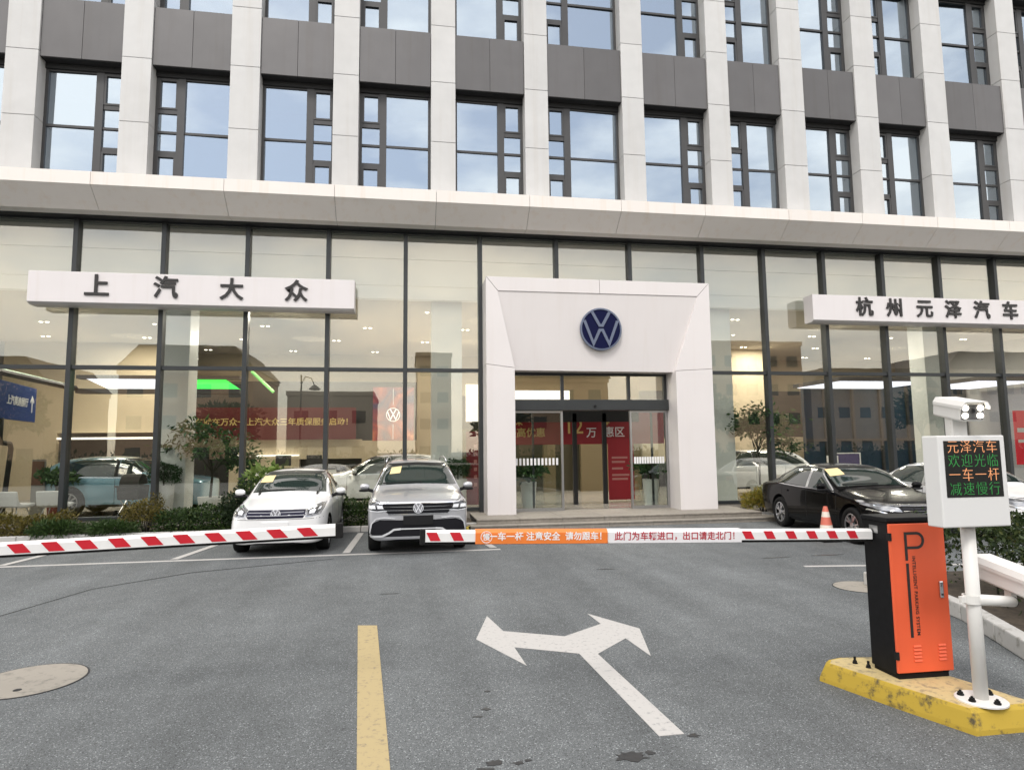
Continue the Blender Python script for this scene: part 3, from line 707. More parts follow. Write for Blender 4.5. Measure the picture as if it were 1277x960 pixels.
part('handle', MB().tube([(-.25, .1, .7), (-.27, -.42, .84), (.27, -.42, .84), (.25, .1, .7)], .016, 6), M['black'], t)
part('frame', MB().tube([(-.22, -.3, .14), (-.2, .25, .52)], .014, 6).tube([(.22, -.3, .14), (.2, .25, .52)], .014, 6).tube([(-.22, .3, .14), (-.2, -.25, .52)], .014, 6).tube([(.22, .3, .14), (.2, -.25, .52)], .014, 6), M['steel'], t)
for sx in (-1, 1):
    for sy in (-1, 1): part('wheel', MB().lathe([(.09, -.018), (.13, -.018), (.13, .018), (.09, .018)], 18, lambda x, y, h: (sx * .26 + h, sy * .3 + x, .13 + y), closed=True), M['rubber'], t)

# foliage
def leaves(n, size, where, droop=.3, aspect=.5):
    """n small folded leaves placed by where() -> (point, outward)"""
    mb = MB(); v, f = mb.v, mb.f
    for _ in range(n):
        p, out = where()
        s = size * random.uniform(.6, 1.35)
        d = Vector((random.gauss(0, 1), random.gauss(0, 1), random.gauss(0, .8))).normalized() * .8 + out * .9
        d.z -= droop * random.random(); d.normalize()
        sdv = d.cross(Vector((random.gauss(0, 1), random.gauss(0, 1), random.gauss(0, 1)))).normalized() * s * aspect * .5
        nrm = sdv.cross(d).normalized() * s * .12
        k = len(v); a = p; b = p + d * s * .5; c = p + d * s
        v += [tuple(a), tuple(b + sdv - nrm), tuple(c), tuple(b - sdv - nrm)]
        f += [(k, k + 1, k + 2), (k, k + 2, k + 3)]
    mb.mi = [0] * len(f)
    return mb
def lump(cx, cy_, cz, rx, ry, rz_, power=.35, flatz=True):
    ph = [random.uniform(0, 6.28) for _ in range(6)]
    def w():
        while True:
            d = Vector((random.gauss(0, 1), random.gauss(0, 1), random.gauss(0, 1))).normalized()
            if d.z > -.55: break
        r = random.random() ** power
        k = 1 + .13 * math.sin(5 * d.x + ph[0]) + .12 * math.sin(6 * d.y + ph[1]) + .10 * math.sin(7 * d.z + ph[2] + 3 * d.x)
        return Vector((cx + d.x * rx * r * k, cy_ + d.y * ry * r * k, max(.03, cz + d.z * rz_ * r * k))), Vector((d.x, d.y, d.z + .25)).normalized()
    return w
LM = dict(
    hedge=leaf_mat('hedge_leaf', (.012, .028, .008), (.045, .085, .02), (.09, .12, .03)),
    olive=leaf_mat('olive_leaf', (.05, .045, .010), (.15, .125, .025), (.22, .16, .05)),
    dark=leaf_mat('dark_leaf', (.008, .018, .007), (.028, .05, .016)),
    grass=leaf_mat('grass_leaf', (.02, .045, .012), (.06, .11, .025)),
    lime=leaf_mat('lime_leaf', (.08, .14, .03), (.2, .28, .07)),
    yellow=leaf_mat('yellow_leaf', (.10, .11, .012), (.30, .24, .03), (.34, .2, .05)),
    topi=leaf_mat('topiary_leaf', (.008, .035, .010), (.02, .08, .022)),
    room=leaf_mat('indoor_leaf', (.015, .045, .016), (.05, .12, .035), (.10, .18, .05)),
    right=leaf_mat('privet_leaf', (.012, .025, .008), (.05, .075, .022), (.13, .14, .05)),
    tree=leaf_mat('tree_leaf', (.015, .028, .01), (.05, .07, .02)),
)
core = mat('twig_core', (.02, .02, .012), .9)
def shrub(name, label, x, y, z, rx, ry, h, n, size, lm, cat='shrub', group=None, asp=.5):
    t = thing(name, label, cat, (x, y, z), group=group)
    sm = MB()
    for k in range(9):
        a = random.uniform(0, 6.28); q = random.uniform(.3, .8)
        sm.tube([(math.cos(a) * .06, math.sin(a) * .06, 0), (math.cos(a) * rx * q * .5, math.sin(a) * ry * q * .5, h * .4), (math.cos(a) * rx * q, math.sin(a) * ry * q, h * random.uniform(.6, .85))], [.014, .010, .004], 5)
    part('stem', sm, core, t)
    part('foliage', leaves(n, size, lump(0, 0, h * .48, rx, ry, h * .55), aspect=asp), lm, t)
    return t
def hedge(label, x0, x1, y, dy, z, h, n, size, lm):
    t = thing('hedge', label, 'hedge', ((x0 + x1) / 2, y, z))
    w = (x1 - x0) / 2
    def where():
        u = random.uniform(-1, 1); f_ = random.random(); a = random.uniform(-.2, 3.34)
        hh = h * (1 + .10 * math.sin(u * w * 4.1 + x0) + .07 * math.sin(u * w * 11)); r = random.random() ** .3
        return Vector((u * w, math.cos(a) * dy * r, max(.02, abs(math.sin(a)) * hh * r))), Vector((0, math.cos(a), math.sin(a) + .2)).normalized()
    part('foliage', leaves(n, size, where), lm, t)
    sm = MB()
    for k in range(int(w * 10)):
        xx = random.uniform(-w, w); yy = random.uniform(-dy * .4, dy * .4)
        sm.tube([(xx, yy, 0), (xx + random.uniform(-.1, .1), yy * 1.3, h * .8)], [.012, .004], 4)
    part('stem', sm, core, t)
    return t
hedge('olive-yellow low hedge at the far left edge of the planting bed', -10.2, -7.25, 15.75, .55, .09, .42, 5200, .075, LM['olive'])
shrub('grass_tuft', 'low green grassy mound right of the olive-yellow hedge', -7.35, 15.3, .09, .50, .35, .30, 1800, .11, LM['grass'], 'plant', asp=.16)
shrub('grass_tuft', 'low green grassy mound left of the round olive shrub', -6.25, 15.25, .09, .50, .34, .26, 1800, .11, LM['grass'], 'plant', asp=.16)
shrub('round_shrub', 'rounded olive-brown shrub in front of the blue-green car', -5.75, 15.75, .09, .48, .45, .72, 2200, .06, LM['olive'])
hedge('dark green low hedge between the olive shrub and the white sedan', -5.45, -3.75, 15.7, .5, .09, .50, 4200, .075, LM['hedge'])
shrub('dark_shrub', 'tall dark green shrub behind the left mirror of the white sedan', -3.55, 15.55, .09, .62, .5, .98, 3600, .07, LM['dark'])
shrub('broadleaf_plant', 'yellow-green broad-leaved plant above the dark shrub', -3.35, 16.1, .09, .45, .3, 1.35, 420, .20, LM['lime'], 'plant')
hedge('green shrub row seen between the white sedan and the grey car', -1.55, -.35, 15.8, .5, .09, .62, 2600, .075, LM['hedge'])
shrub('yellow_shrub', 'yellow-tipped feathery shrub right of the entrance steps', 9.25, 15.75, .09, .55, .4, .62, 3000, .085, LM['yellow'], asp=.25)
# hedge near the viewer at right
tr = thing('hedge', 'leafy green hedge behind the white kerb at the right edge', 'hedge', (6.9, 5.6, .1))
hp = [(6.25, 7.3), (6.25, 6.2), (5.95, 5.5), (5.75, 4.7), (5.75, 3.6), (8.4, 3.6), (8.6, 7.4)]
def _right():
    while True:
        x = random.uniform(5.7, 8.6); y = random.uniform(3.6, 7.4)
        ins = False
        for i in range(len(hp)):
            (xa, ya), (xb, yb) = hp[i - 1], hp[i]
            if (ya > y) != (yb > y) and x < (xb - xa) * (y - ya) / (yb - ya) + xa: ins = not ins
        if ins: break
    e_ = min(1, (x - 5.7) / .5, (y - 3.4) / .4, (7.6 - y) / .4)
    top = .84 + .07 * math.sin(3 * x) + .06 * math.sin(4.3 * y + x) 
    z = top * random.random() ** (.45)
    inset = .12 + .2 * (1 - abs(z / top - .5) * 2)
    return Vector((x - 6.9 + (random.random() - .5) * .15 , y - 5.6, z)), Vector((-.4, -.4, .6)).normalized()
part('foliage', leaves(15000, .062, _right, aspect=.55), LM['right'], tr)
sm = MB()
for k in range(60):
    while True:
        x = random.uniform(5.9, 8.4); y = random.uniform(3.8, 7.2)
        if x > 6.3 or y < 5.2: break
    sm.tube([(x - 6.9, y - 5.6, 0), (x - 6.9 + random.uniform(-.15, .15), y - 5.6 + random.uniform(-.15, .15), .7)], [.014, .005], 5)
part('stem', sm, core, tr)

def pot_plant(label, x, y, z, pot, ball=None, tree=None, potm=None):
    t = thing('potted_plant', label, 'potted plant', (x, y, z))
    r0, r1, h = pot
    part('pot', MB().lathe([(0, 0), (r0, 0), (r1, h), (r1 - .03, h), (r1 - .04, h - .05), (0, h - .05)], 28), potm or mat('white_pot', (.7, .7, .68), .35), t, smooth=False)
    if ball:
        part('foliage', leaves(2200, .05, lump(0, 0, h + ball * .75, ball, ball, ball * .9, .2)), LM['topi'], t)
        part('stem', MB().tube([(0, 0, h - .06), (0, 0, h + ball)], .02, 6), core, t)
    if tree:
        H_, rr, n = tree
        mb = MB().tube([(0, 0, h - .06), (.03, .02, h + H_ * .3), (-.02, .03, h + H_ * .6)], [.035, .03, .02], 7)
        tips = []
        for k in range(9):
            a = k * 2.4; q = Vector((math.cos(a) * rr * random.uniform(.5, .95), math.sin(a) * rr * random.uniform(.4, .8), h + H_ * random.uniform(.45, 1)))
            mb.tube([(0, .02, h + H_ * random.uniform(.25, .6)), tuple(q * .6 + Vector((0, 0, (h + H_ * .8) * .4))), tuple(q)], [.016, .01, .005], 5); tips.append(q)
        part('trunk', mb, core, t)
        def wh():
            q = random.choice(tips); d = Vector((random.gauss(0, 1), random.gauss(0, 1), random.gauss(0, .6))) * rr * .24
            return q + d, Vector((d.x, d.y, .1)).normalized() if d.length else Vector((0, 0, 1))
        part('foliage', leaves(n, .15, wh, droop=.8, aspect=.42), LM['room'], t)
    return t
pot_plant('tall white planter with a clipped green ball by the left column', -5.9, 17.2, GZ, (.20, .25, .84), ball=.33)
pot_plant('white planter with a clipped green ball right of the grey car', 1.38, 17.4, GZ, (.2, .25, .84), ball=.32)
pot_plant('large spreading indoor tree behind the white sedan', -4.95, 17.7, GZ, (.22, .3, .5), tree=(1.7, .9, 1700))
pot_plant('large spreading indoor tree right of the entrance behind the black sedan', 10.35, 17.75, GZ, (.22, .28, .5), tree=(2.2, .95, 2600))
pot_plant('white round planter with dark foliage behind the left door pane', 3.25, 17.1, GZ, (.17, .22, .74), tree=(.38, .42, 420))
pot_plant('white round planter with dark foliage behind the right door pane', 6.72, 17.15, GZ, (.18, .23, .76), tree=(.40, .45, 420))
pot_plant('small plant in a dark red pot beside the shell chairs at left', -8.85, 18.3, GZ, (.14, .2, .62), tree=(.55, .38, 500), potm=mat('dark_red_pot', (.16, .025, .02), .5))
t = thing('reception_desk', 'pale reception desk deep inside behind the white sedan', 'desk', (-3.6, 22.6, GZ))
part('desk_front', MB().box(-1.3, 1.3, -.3, -.25, 0, 1.02), IM['bulk'], t); part('desk_top', MB().box(-1.35, 1.35, -.34, .35, 1.02, 1.07), IM['darkw'], t)
part('monitor', MB().box(-.7, -.2, -.02, .02, 1.15, 1.5), IM['darkw'], t); part('monitor', MB().box(.3, .8, -.02, .02, 1.15, 1.5), IM['darkw'], t)
part('monitor_stand', MB().box(-.48, -.42, -.02, .03, 1.07, 1.15).box(.52, .58, -.02, .03, 1.07, 1.15), IM['darkw'], t)
t = thing('easel_board', 'narrow brown picture board standing by the left glass', 'picture stand', (-9.35, 18.4, GZ), R(-20))
part('picture', MB().box(-.17, .17, 0, .03, .85, 1.45), mat('picture_brown', (.14, .06, .035), .5), t); part('stand_board', MB().box(-.2, .2, .03, .06, 0, 1.5), mat('stand_grey', (.2, .19, .17), .6), t)
# television on a stand
t = thing('television', 'small pale television standing inside behind the black sedan roof', 'television', (15.75, 21.0, GZ))
part('screen', MB().box(-.42, .42, -.02, .02, .78, 1.32), mat('screen_violet', (.05, .04, .08), .2, emit=(.12, .09, .2), estr=.25), t)
part('surround', MB().box(-.85, -.43, -.03, .03, .74, 1.26).box(.43, .47, -.03, .03, .74, 1.36).box(-.43, .43, -.03, .03, 1.325, 1.36), M['white'], t)
part('stand', MB().box(-.05, .05, -.05, .05, 0, .77).box(-.3, .3, -.2, .2, 0, .03), M['black'], t)

# ------------------------------------------------------------------ cars
def car_paint(name, col, metal=0, rough=.3):
    return mat(name, col, rough, metal=metal, coat=1.0, spec=(.5 if metal else .1))
CM = dict(
    glass=mat('car_glass', (.022, .034, .030), .02, spec=.8, coat=1.0),
    lamp=mat('headlamp_lens', (.34, .35, .37), .1, metal=.6, coat=1, noise=.3, nscale=10),
    lampd=mat('headlamp_dark', (.06, .062, .07), .12, metal=.3, coat=1),
    drl=mat('lamp_white', (.82, .84, .88), .15, coat=1),
    red=mat('tail_lamp', (.25, .01, .012), .15, coat=1),
    grille=mat('grille_black', (.010, .010, .013), .4, spec=.2),
    trim=mat('black_trim', (.012, .012, .013), .55, spec=.2),
    tyre=mat('tyre', (.014, .014, .014), .85, spec=.15),
    rimd=mat('rim_shadow', (.015, .015, .016), .5),
    seam=mat('panel_gap', (.01, .01, .01), .8),
    sticker=mat('paper_sticker', (.78, .62, .32), .6),
)
# stations: x, then (half width, height) of: bottom, sill, side, belt, top edge, near centre
SEDAN = [
    (2.10, (.50, .24), (.56, .30), (.60, .50), (.56, .66), (.50, .705), (.26, .715)),
    (2.00, (.66, .20), (.74, .27), (.77, .50), (.72, .70), (.64, .765), (.32, .785)),
    (1.72, (.74, .19), (.82, .26), (.845, .52), (.80, .77), (.70, .835), (.34, .86)),
    (1.20, (.74, .19), (.83, .26), (.86, .55), (.82, .85), (.70, .915), (.34, .94)),
    (.82, (.74, .19), (.83, .26), (.86, .56), (.825, .90), (.715, .965), (.36, .995)),
    (.40, (.74, .19), (.83, .26), (.86, .56), (.825, .925), (.71, 1.21), (.36, 1.26)),
    (.02, (.74, .19), (.83, .26), (.86, .56), (.825, .935), (.655, 1.40), (.33, 1.455)),
    (-.55, (.74, .19), (.83, .26), (.86, .57), (.825, .945), (.63, 1.425), (.32, 1.48)),
    (-1.05, (.74, .19), (.83, .26), (.86, .58), (.82, .955), (.60, 1.38), (.30, 1.435)),
    (-1.45, (.74, .20), (.82, .27), (.855, .60), (.81, .97), (.60, 1.19), (.30, 1.25)),
    (-1.82, (.72, .21), (.80, .28), (.845, .62), (.79, .975), (.66, 1.03), (.33, 1.07)),
    (-2.15, (.66, .26), (.74, .33), (.80, .64), (.75, .96), (.64, 1.00), (.32, 1.02)),
    (-2.32, (.56, .32), (.63, .40), (.70, .65), (.66, .90), (.58, .94), (.28, .955)),
]
SUV = [
    (2.17, (.62, .28), (.72, .34), (.78, .58), (.77, .82), (.70, .90), (.34, .92)),
    (2.09, (.74, .24), (.84, .32), (.885, .58), (.865, .865), (.77, .945), (.38, .965)),
    (1.82, (.78, .24), (.87, .32), (.915, .60), (.895, .925), (.79, 1.005), (.39, 1.035)),
    (1.30, (.79, .24), (.88, .32), (.92, .62), (.88, .96), (.78, 1.05), (.38, 1.085)),
    (.92, (.79, .24), (.88, .32), (.92, .63), (.885, .99), (.80, 1.075), (.40, 1.115)),
    (.52, (.79, .24), (.88, .32), (.92, .64), (.885, 1.01), (.73, 1.33), (.36, 1.39)),
    (.18, (.79, .24), (.88, .32), (.92, .64), (.885, 1.02), (.685, 1.54), (.34, 1.60)),
    (-.45, (.79, .24), (.88, .32), (.92, .65), (.885, 1.03), (.675, 1.595), (.34, 1.65)),
    (-1.20, (.79, .24), (.88, .32), (.92, .66), (.88, 1.045), (.665, 1.58), (.33, 1.635)),
    (-1.80, (.78, .25), (.87, .33), (.91, .68), (.87, 1.06), (.65, 1.51), (.32, 1.565)),
    (-2.12, (.74, .28), (.83, .36), (.88, .70), (.84, 1.06), (.66, 1.28), (.33, 1.32)),
    (-2.32, (.68, .32), (.76, .40), (.82, .72), (.78, 1.0), (.66, 1.06), (.33, 1.08)),
    (-2.38, (.58, .36), (.65, .44), (.72, .72), (.68, .94), (.58, .98), (.28, .99)),
]
def scaled(tab, sx, sy, sz, dz=0, over=None):
    return [(x * sx,) + tuple((w * sy, h * sz + dz) for w, h in row) for x, *row in tab]
def warp(tab, fn): return [fn(r) for r in tab]
def car_shell(tab, wb, wr, paint, arch=True):
    """the body as one closed surface with wheel wells cut out"""
    v, f, mi = [], [], []
    for x, *row in tab:
        for w, h in row: v.append((x, w, h))
        for w, h in row: v.append((x, -w, h))
    k = 6; n = len(tab)
    def L_(i, q): return i * 12 + q
    def R_(i, q): return i * 12 + 6 + q
    for i in range(n - 1):
        for q in range(k - 1):
            f.append((L_(i, q), L_(i, q + 1), L_(i + 1, q + 1), L_(i + 1, q))); mi.append(0)
            f.append((R_(i, q), R_(i + 1, q), R_(i + 1, q + 1), R_(i, q + 1))); mi.append(0)
        f.append((L_(i, 5), R_(i, 5), R_(i + 1, 5), L_(i + 1, 5))); mi.append(0)
        f.append((L_(i, 0), L_(i + 1, 0), R_(i + 1, 0), R_(i, 0))); mi.append(1)
    for q in range(k - 1):
        f.append((L_(0, q), R_(0, q), R_(0, q + 1), L_(0, q + 1))); mi.append(0)
        f.append((L_(n-1, q), L_(n-1, q + 1), R_(n-1, q + 1), R_(n-1, q))); mi.append(0)
    me = bpy.data.meshes.new('body'); me.from_pydata(v, [], f)
    me.materials.append(paint); me.materials.append(CM['trim'])
    me.polygons.foreach_set('material_index', mi); me.update()
    bm = bmesh.new(); bm.from_mesh(me)
    cr = bm.edges.layers.float.new('crease_edge')
    bm.verts.ensure_lookup_table()
    for e in bm.edges:
        a, b = e.verts[0].index, e.verts[1].index
        if abs(a - b) == 12:
            q = a % 6
            if q == 3: e[cr] = .45
            if q == 4: e[cr] = .25
            if q in (0, 1): e[cr] = .3
    bmesh.ops.recalc_face_normals(bm, faces=bm.faces)
    bm.to_mesh(me); bm.free()
    o = put('body', me)
    s = o.modifiers.new('sub', 'SUBSURF'); s.levels = 3; s.render_levels = 3
    cut = None
    full = ev_mesh(o)
    if arch:
        cb = MB()
        for sx in (wb / 2, -wb / 2):
            for sy in (-1, 1):
                cb.lathe([(0, sy * .48), (wr + .055, sy * .48), (wr + .055, sy * 1.2), (0, sy * 1.2)], 40, lambda x, y, h: (sx + x, h, wr + .015 + y))
        cm = cb.mesh('cutter', [paint, CM['trim']]); cm.polygons.foreach_set('material_index', [1] * len(cm.polygons))
        bm = bmesh.new(); bm.from_mesh(cm); bmesh.ops.remove_doubles(bm, verts=bm.verts, dist=1e-5); bmesh.ops.recalc_face_normals(bm, faces=bm.faces); bm.to_mesh(cm); bm.free()
        cut = put('cutter', cm)
        bo = o.modifiers.new('wells', 'BOOLEAN'); bo.object = cut; bo.operation = 'DIFFERENCE'; bo.solver = 'EXACT'
        res = ev_mesh(o)
        bpy.data.objects.remove(cut)
    else: res = full
    bpy.data.objects.remove(o)
    bm = bmesh.new(); bm.from_mesh(full); tree = BVHTree.FromBMesh(bm); bm.free()
    res.polygons.foreach_set('use_smooth', [True] * len(res.polygons))
    try: res.set_sharp_from_angle(angle=R(38))
    except Exception: pass
    return res, tree
def conform(tree, poly, axis, off=.006, th=.02, step=.05, hole=None):
    """a panel whose outline is given from the front ('x+','x-') or side ('y+','y-') laid onto the body"""
    bm = bmesh.new()
    vs_ = [bm.verts.new((u, v, 0)) for u, v in poly]
    bm.faces.new(vs_); bmesh.ops.triangulate(bm, faces=bm.faces)
    for _ in range(5):
        le = [e for e in bm.edges if e.calc_length() > step]
        if not le: break
        bmesh.ops.subdivide_edges(bm, edges=le, cuts=1); bmesh.ops.triangulate(bm, faces=bm.faces)
    D = {'x+': Vector((-1, 0, 0)), 'x-': Vector((1, 0, 0)), 'y+': Vector((0, -1, 0)), 'y-': Vector((0, 1, 0)), 'z+': Vector((0, 0, -1))}[axis]
    top = {}
    for v in bm.verts:
        u, w = v.co.x, v.co.y
        o = {'x+': Vector((4, u, w)), 'x-': Vector((-4, u, w)), 'y+': Vector((u, 3, w)), 'y-': Vector((u, -3, w)), 'z+': Vector((u, w, 4))}[axis]
        h, nrm, i, d = tree.ray_cast(o, D)
        if h is None:
            h, nrm, i, d = tree.find_nearest(o + D * 3)
        top[v] = (h, nrm)
    for v, (h, nrm) in top.items():
        if nrm.dot(D) > 0: nrm = -nrm
        v.co = h + nrm * off
    ext = bmesh.ops.extrude_face_region(bm, geom=list(bm.faces))
    new = [g for g in ext['geom'] if isinstance(g, bmesh.types.BMVert)]
    for v in new: v.co = v.co + D * th
    bmesh.ops.recalc_face_normals(bm, faces=bm.faces)
    me = bpy.data.meshes.new('panel'); bm.to_mesh(me); bm.free()
    me.polygons.foreach_set('use_smooth', [True] * len(me.polygons))
    try: me.set_sharp_from_angle(angle=R(35))
    except Exception: pass
    return me
def thick(pts, w):
    """polyline -> closed outline of a constant-width band"""
    pts = [Vector(p) for p in pts]; a, b = [], []
    for i, p in enumerate(pts):
        d = (pts[min(i + 1, len(pts) - 1)] - pts[max(i - 1, 0)]).normalized(); n = Vector((-d.y, d.x)) * w / 2
        a.append(tuple(p + n)); b.append(tuple(p - n))
    return a + b[::-1]
_wheel = {}
def wheel(parent, x, y, r, style):
    key = (r, style)
    if key not in _wheel:
        w = .105
        fn = lambda a, b, h: (a, h, b)
        ty = MB().lathe([(r * .66, -w), (r * .94, -w), (r, -w * .7), (r, w * .7), (r * .94, w), (r * .66, w)], 40, fn, closed=True).mesh('tyre', CM['tyre'], True)
        rd = MB().lathe([(0, .02), (r * .67, .02), (r * .67, .09), (r * .62, .09)], 32, fn).lathe([(r * .60, .082), (r * .60, .1), (r * .67, .1), (r * .67, .082)], 36, fn, 1, True).mesh('wheel_well_disc', [CM['rimd'], M['silver']])
        sp = MB(); n = 5 if style == 'twin' else 10
        for i in range(n):
            a = 2 * math.pi * i / n
            offs = ((-.05, -.13), (.05, .13)) if style == 'twin' else ((0, 0),)
            for o0, o1 in offs:
                poly = [(r * .12, o0 * r * 2 - .018), (r * .61, o1 * r * 2 - .016), (r * .61, o1 * r * 2 + .016), (r * .12, o0 * r * 2 + .018)]
                sp.prism([(u * math.cos(a) - v * math.sin(a), u * math.sin(a) + v * math.cos(a)) for u, v in poly], lambda u, v, h: (u, h, v), .055, .092)
        sp.lathe([(0, .1), (r * .15, .1), (r * .17, .05)], 18, fn)
        _wheel[key] = (ty, rd, sp.mesh('rim', M['silver']))
    ty, rd, sp = _wheel[key]
    s = 1 if y > 0 else -1
    t = put('wheel', ty, parent, (x, y, r))
    if s < 0: t.rotation_euler = (0, 0, math.pi)
    put('rim_disc', rd, t); put('rim_spokes', sp, t)
    return t
def car_badge(tree, par, z, r=.085):
    h, n, i, d = tree.ray_cast(Vector((4, 0, z)), Vector((-1, 0, 0)))
    emblem(par, r, (h.x + .012, 0, z), (0, 0, R(90)), mat('badge_grey', (.22, .22, .24), .4), CM['drl'], 'badge', .012)
def car(name, label, cat, loc, rz, tab, wb, wr, paint, kind, style='twin', group=None, lit=True):
    t = thing(name, label, cat, loc, rz, group)
    body_me, tree = car_shell(tab, wb, wr, paint)
    body = put('body', body_me, t)
    W = max(r[3][0] for r in tab)
    for sx in (wb / 2, -wb / 2):
        for sy in (-1, 1): wheel(t, sx, sy * (W - .125), wr, style)
    P = lambda nm, poly, ax, mt, off=.006, th=.02, step=.06, par=t: put(nm, _m(conform(tree, poly, ax, off, th, step), mt), par)
    def _m(me, mt): me.materials.append(mt); return me
    row = {round(r[0], 2): r for r in tab}
    cowl, roofF, roofR, deck = tab[4], tab[6], tab[8], tab[10]
    # windscreen
    zc, zr = cowl[6][1] + .035, roofF[5][1] - .005
    wc, wrf = cowl[5][0] - .015, roofF[5][0] - .04
    ws = P('windscreen', [(-wc, zc), (-wc * .5, zc + .022), (0, zc + .03), (wc * .5, zc + .022), (wc, zc), (wrf, zr), (0, zr + .03), (-wrf, zr)], 'x+', CM['glass'], .004)
    P('wiper', thick([(-wc * .85, zc + .035), (-.1, zc + .05), (.1, zc + .05)], .014), 'x+', CM['trim'], .012, .012, par=ws)
    P('windscreen_border', thick([(-wrf + .02, zr - .01), (0, zr + .018), (wrf - .02, zr - .01)], .05), 'x+', CM['trim'], .007, .01, par=ws)
    h, n, i, d = tree.ray_cast(Vector((4, 0, zr - .06)), Vector((-1, 0, 0)))
    # side glass
    s4, s5, s6, s7, s8, s9, s10 = tab[4], tab[5], tab[6], tab[7], tab[8], tab[9], tab[10]
    zb = lambda s: s[4][1] + .035
    zt = lambda s: s[5][1] - .035
    for ax in ('y+', 'y-'):
        bx = (s7[0] + (.40 if kind == 'dark' else .26))
        tail = s10[0] if kind == 'suv' else s9[0]
        fr_ = [(s4[0] - .14, zb(s4) + .015), (s6[0] + .06, zt(s6) - .02), (s6[0] - .12, zt(s6) + .0), (bx + .045, zt(s7)), (bx + .045, zb(s7))]
        rear = [(bx - .045, zb(s7)), (bx - .045, zt(s7)), (s8[0] + .05, zt(s8)), (s8[0] - .18, zt(s8) - .05), ((tail + .16, zt(s10) - .06 if kind == 'suv' else zb(s9) + .08)), (tail + .1, zb(s9) + .02)]
        P('door_window', fr_, ax, CM['glass'], .004); P('door_window', rear, ax, CM['glass'], .004)
        P('pillar_trim', [(bx - .05, zb(s7)), (bx + .05, zb(s7)), (bx + .03, zt(s7)), (bx - .06, zt(s7))], ax, CM['trim'] if kind != 'dark' else M['silver'], .004)
        P('window_trim', thick([(s4[0] - .1, zb(s4) - .012), (s6[0], zb(s6) - .012), (s7[0], zb(s7) - .012), (s9[0] + .06, zb(s9) - .005)], .016), ax, M['chrome'], .008, .012)
        P('window_trim', thick([(s4[0] - .16, zb(s4) + .02), (s6[0] + .02, zt(s6) + .005), (s7[0], zt(s7) + .022), (s8[0], zt(s8) + .018), (s8[0] - .2, zt(s8) - .03), (tail + .1, zb(s9) + .08)], .014), ax, M['chrome'], .008, .012)
        seam_x = (wb / 2 - wr - .14, bx, -wb / 2 + wr * .55)
        for sx in seam_x[:2]:
            P('door_seam', thick([(sx, tab[6][2][1] + .03), (sx + .01, tab[6][3][1]), (sx, zb(s7) - .05)], .010), ax, CM['seam'], .002, .01)
        P('door_seam', thick([(seam_x[2] + .16, tab[6][2][1] + .3), (seam_x[2] - .05, tab[6][3][1] + .12), (seam_x[2] - .1, zb(s8) - .05)], .010), ax, CM['seam'], .002, .01)
        zh = zb(s7) - .14
        for hx in (bx + .12, -wb / 2 + wr * .55 + .02):
            P('door_handle', [(hx, zh), (hx + .19, zh), (hx + .19, zh + .032), (hx, zh + .032)], ax, paint, .022, .03)
        P('sill_trim', thick([(wb / 2 - wr - .1, tab[6][1][1] + .05), (-wb / 2 + wr + .1, tab[6][1][1] + .05)], .07), ax, CM['trim'], .006, .02)
    # rear window and lamps
    P('rear_window', [(-.5, deck[6][1] + .05), (.5, deck[6][1] + .05), (.44, roofR[5][1] - .02), (-.44, roofR[5][1] - .02)], 'x-', CM['glass'], .004)
    zl_ = tab[11][4][1] - .1
    for s in (-1, 1): P('tail_lamp', [(s * .42, zl_ - .06), (s * .74, zl_ - .05), (s * .74, zl_ + .07), (s * .42, zl_ + .06)][::s], 'x-', CM['red'], .006)
    # door mirrors
    for s in (-1, 1):
        y0 = tab[5][4][0]; zm = zb(s5) + .05; xm = s4[0] - .28
        mb = MB(); fn = lambda x, y, h: (xm + .02 + x * .55, s * (y0 + .14 + h * .82), zm + .03 + y * .56)
        mb.lathe([(.0, -.11), (.06, -.105), (.10, -.06), (.115, 0), (.105, .06), (.075, .105), (0, .12)], 16, fn)
        mo = part('mirror', mb, paint, t, smooth=True)
        part('mirror_arm', MB().tube([(xm, s * (y0 - .05), zm - .07), (xm, s * (y0 + .09), zm - .03)], [.035, .03], 8), CM['trim'], mo, smooth=True)
        part('mirror_base', MB().lathe([(0, -.10), (.07, -.07), (.09, 0), (.07, .09), (0, .11)], 14, lambda x, y, h: (xm + .03 + x * .45, s * (y0 + .15 + h), zm - .045 + y * .3)), CM['trim'], mo, smooth=True)
    return t, tree, P
WHITE = car_paint('white_car_paint', (.80, .80, .80), 0, .35)
GREY = car_paint('silver_grey_car_paint', (.47, .475, .50), .5, .34)
BLACK = mat('black_car_paint', (.003, .003, .0035), .22, spec=.05, coat=.28)
TEAL = car_paint('blue_green_car_paint', (.15, .30, .38), .25, .3)
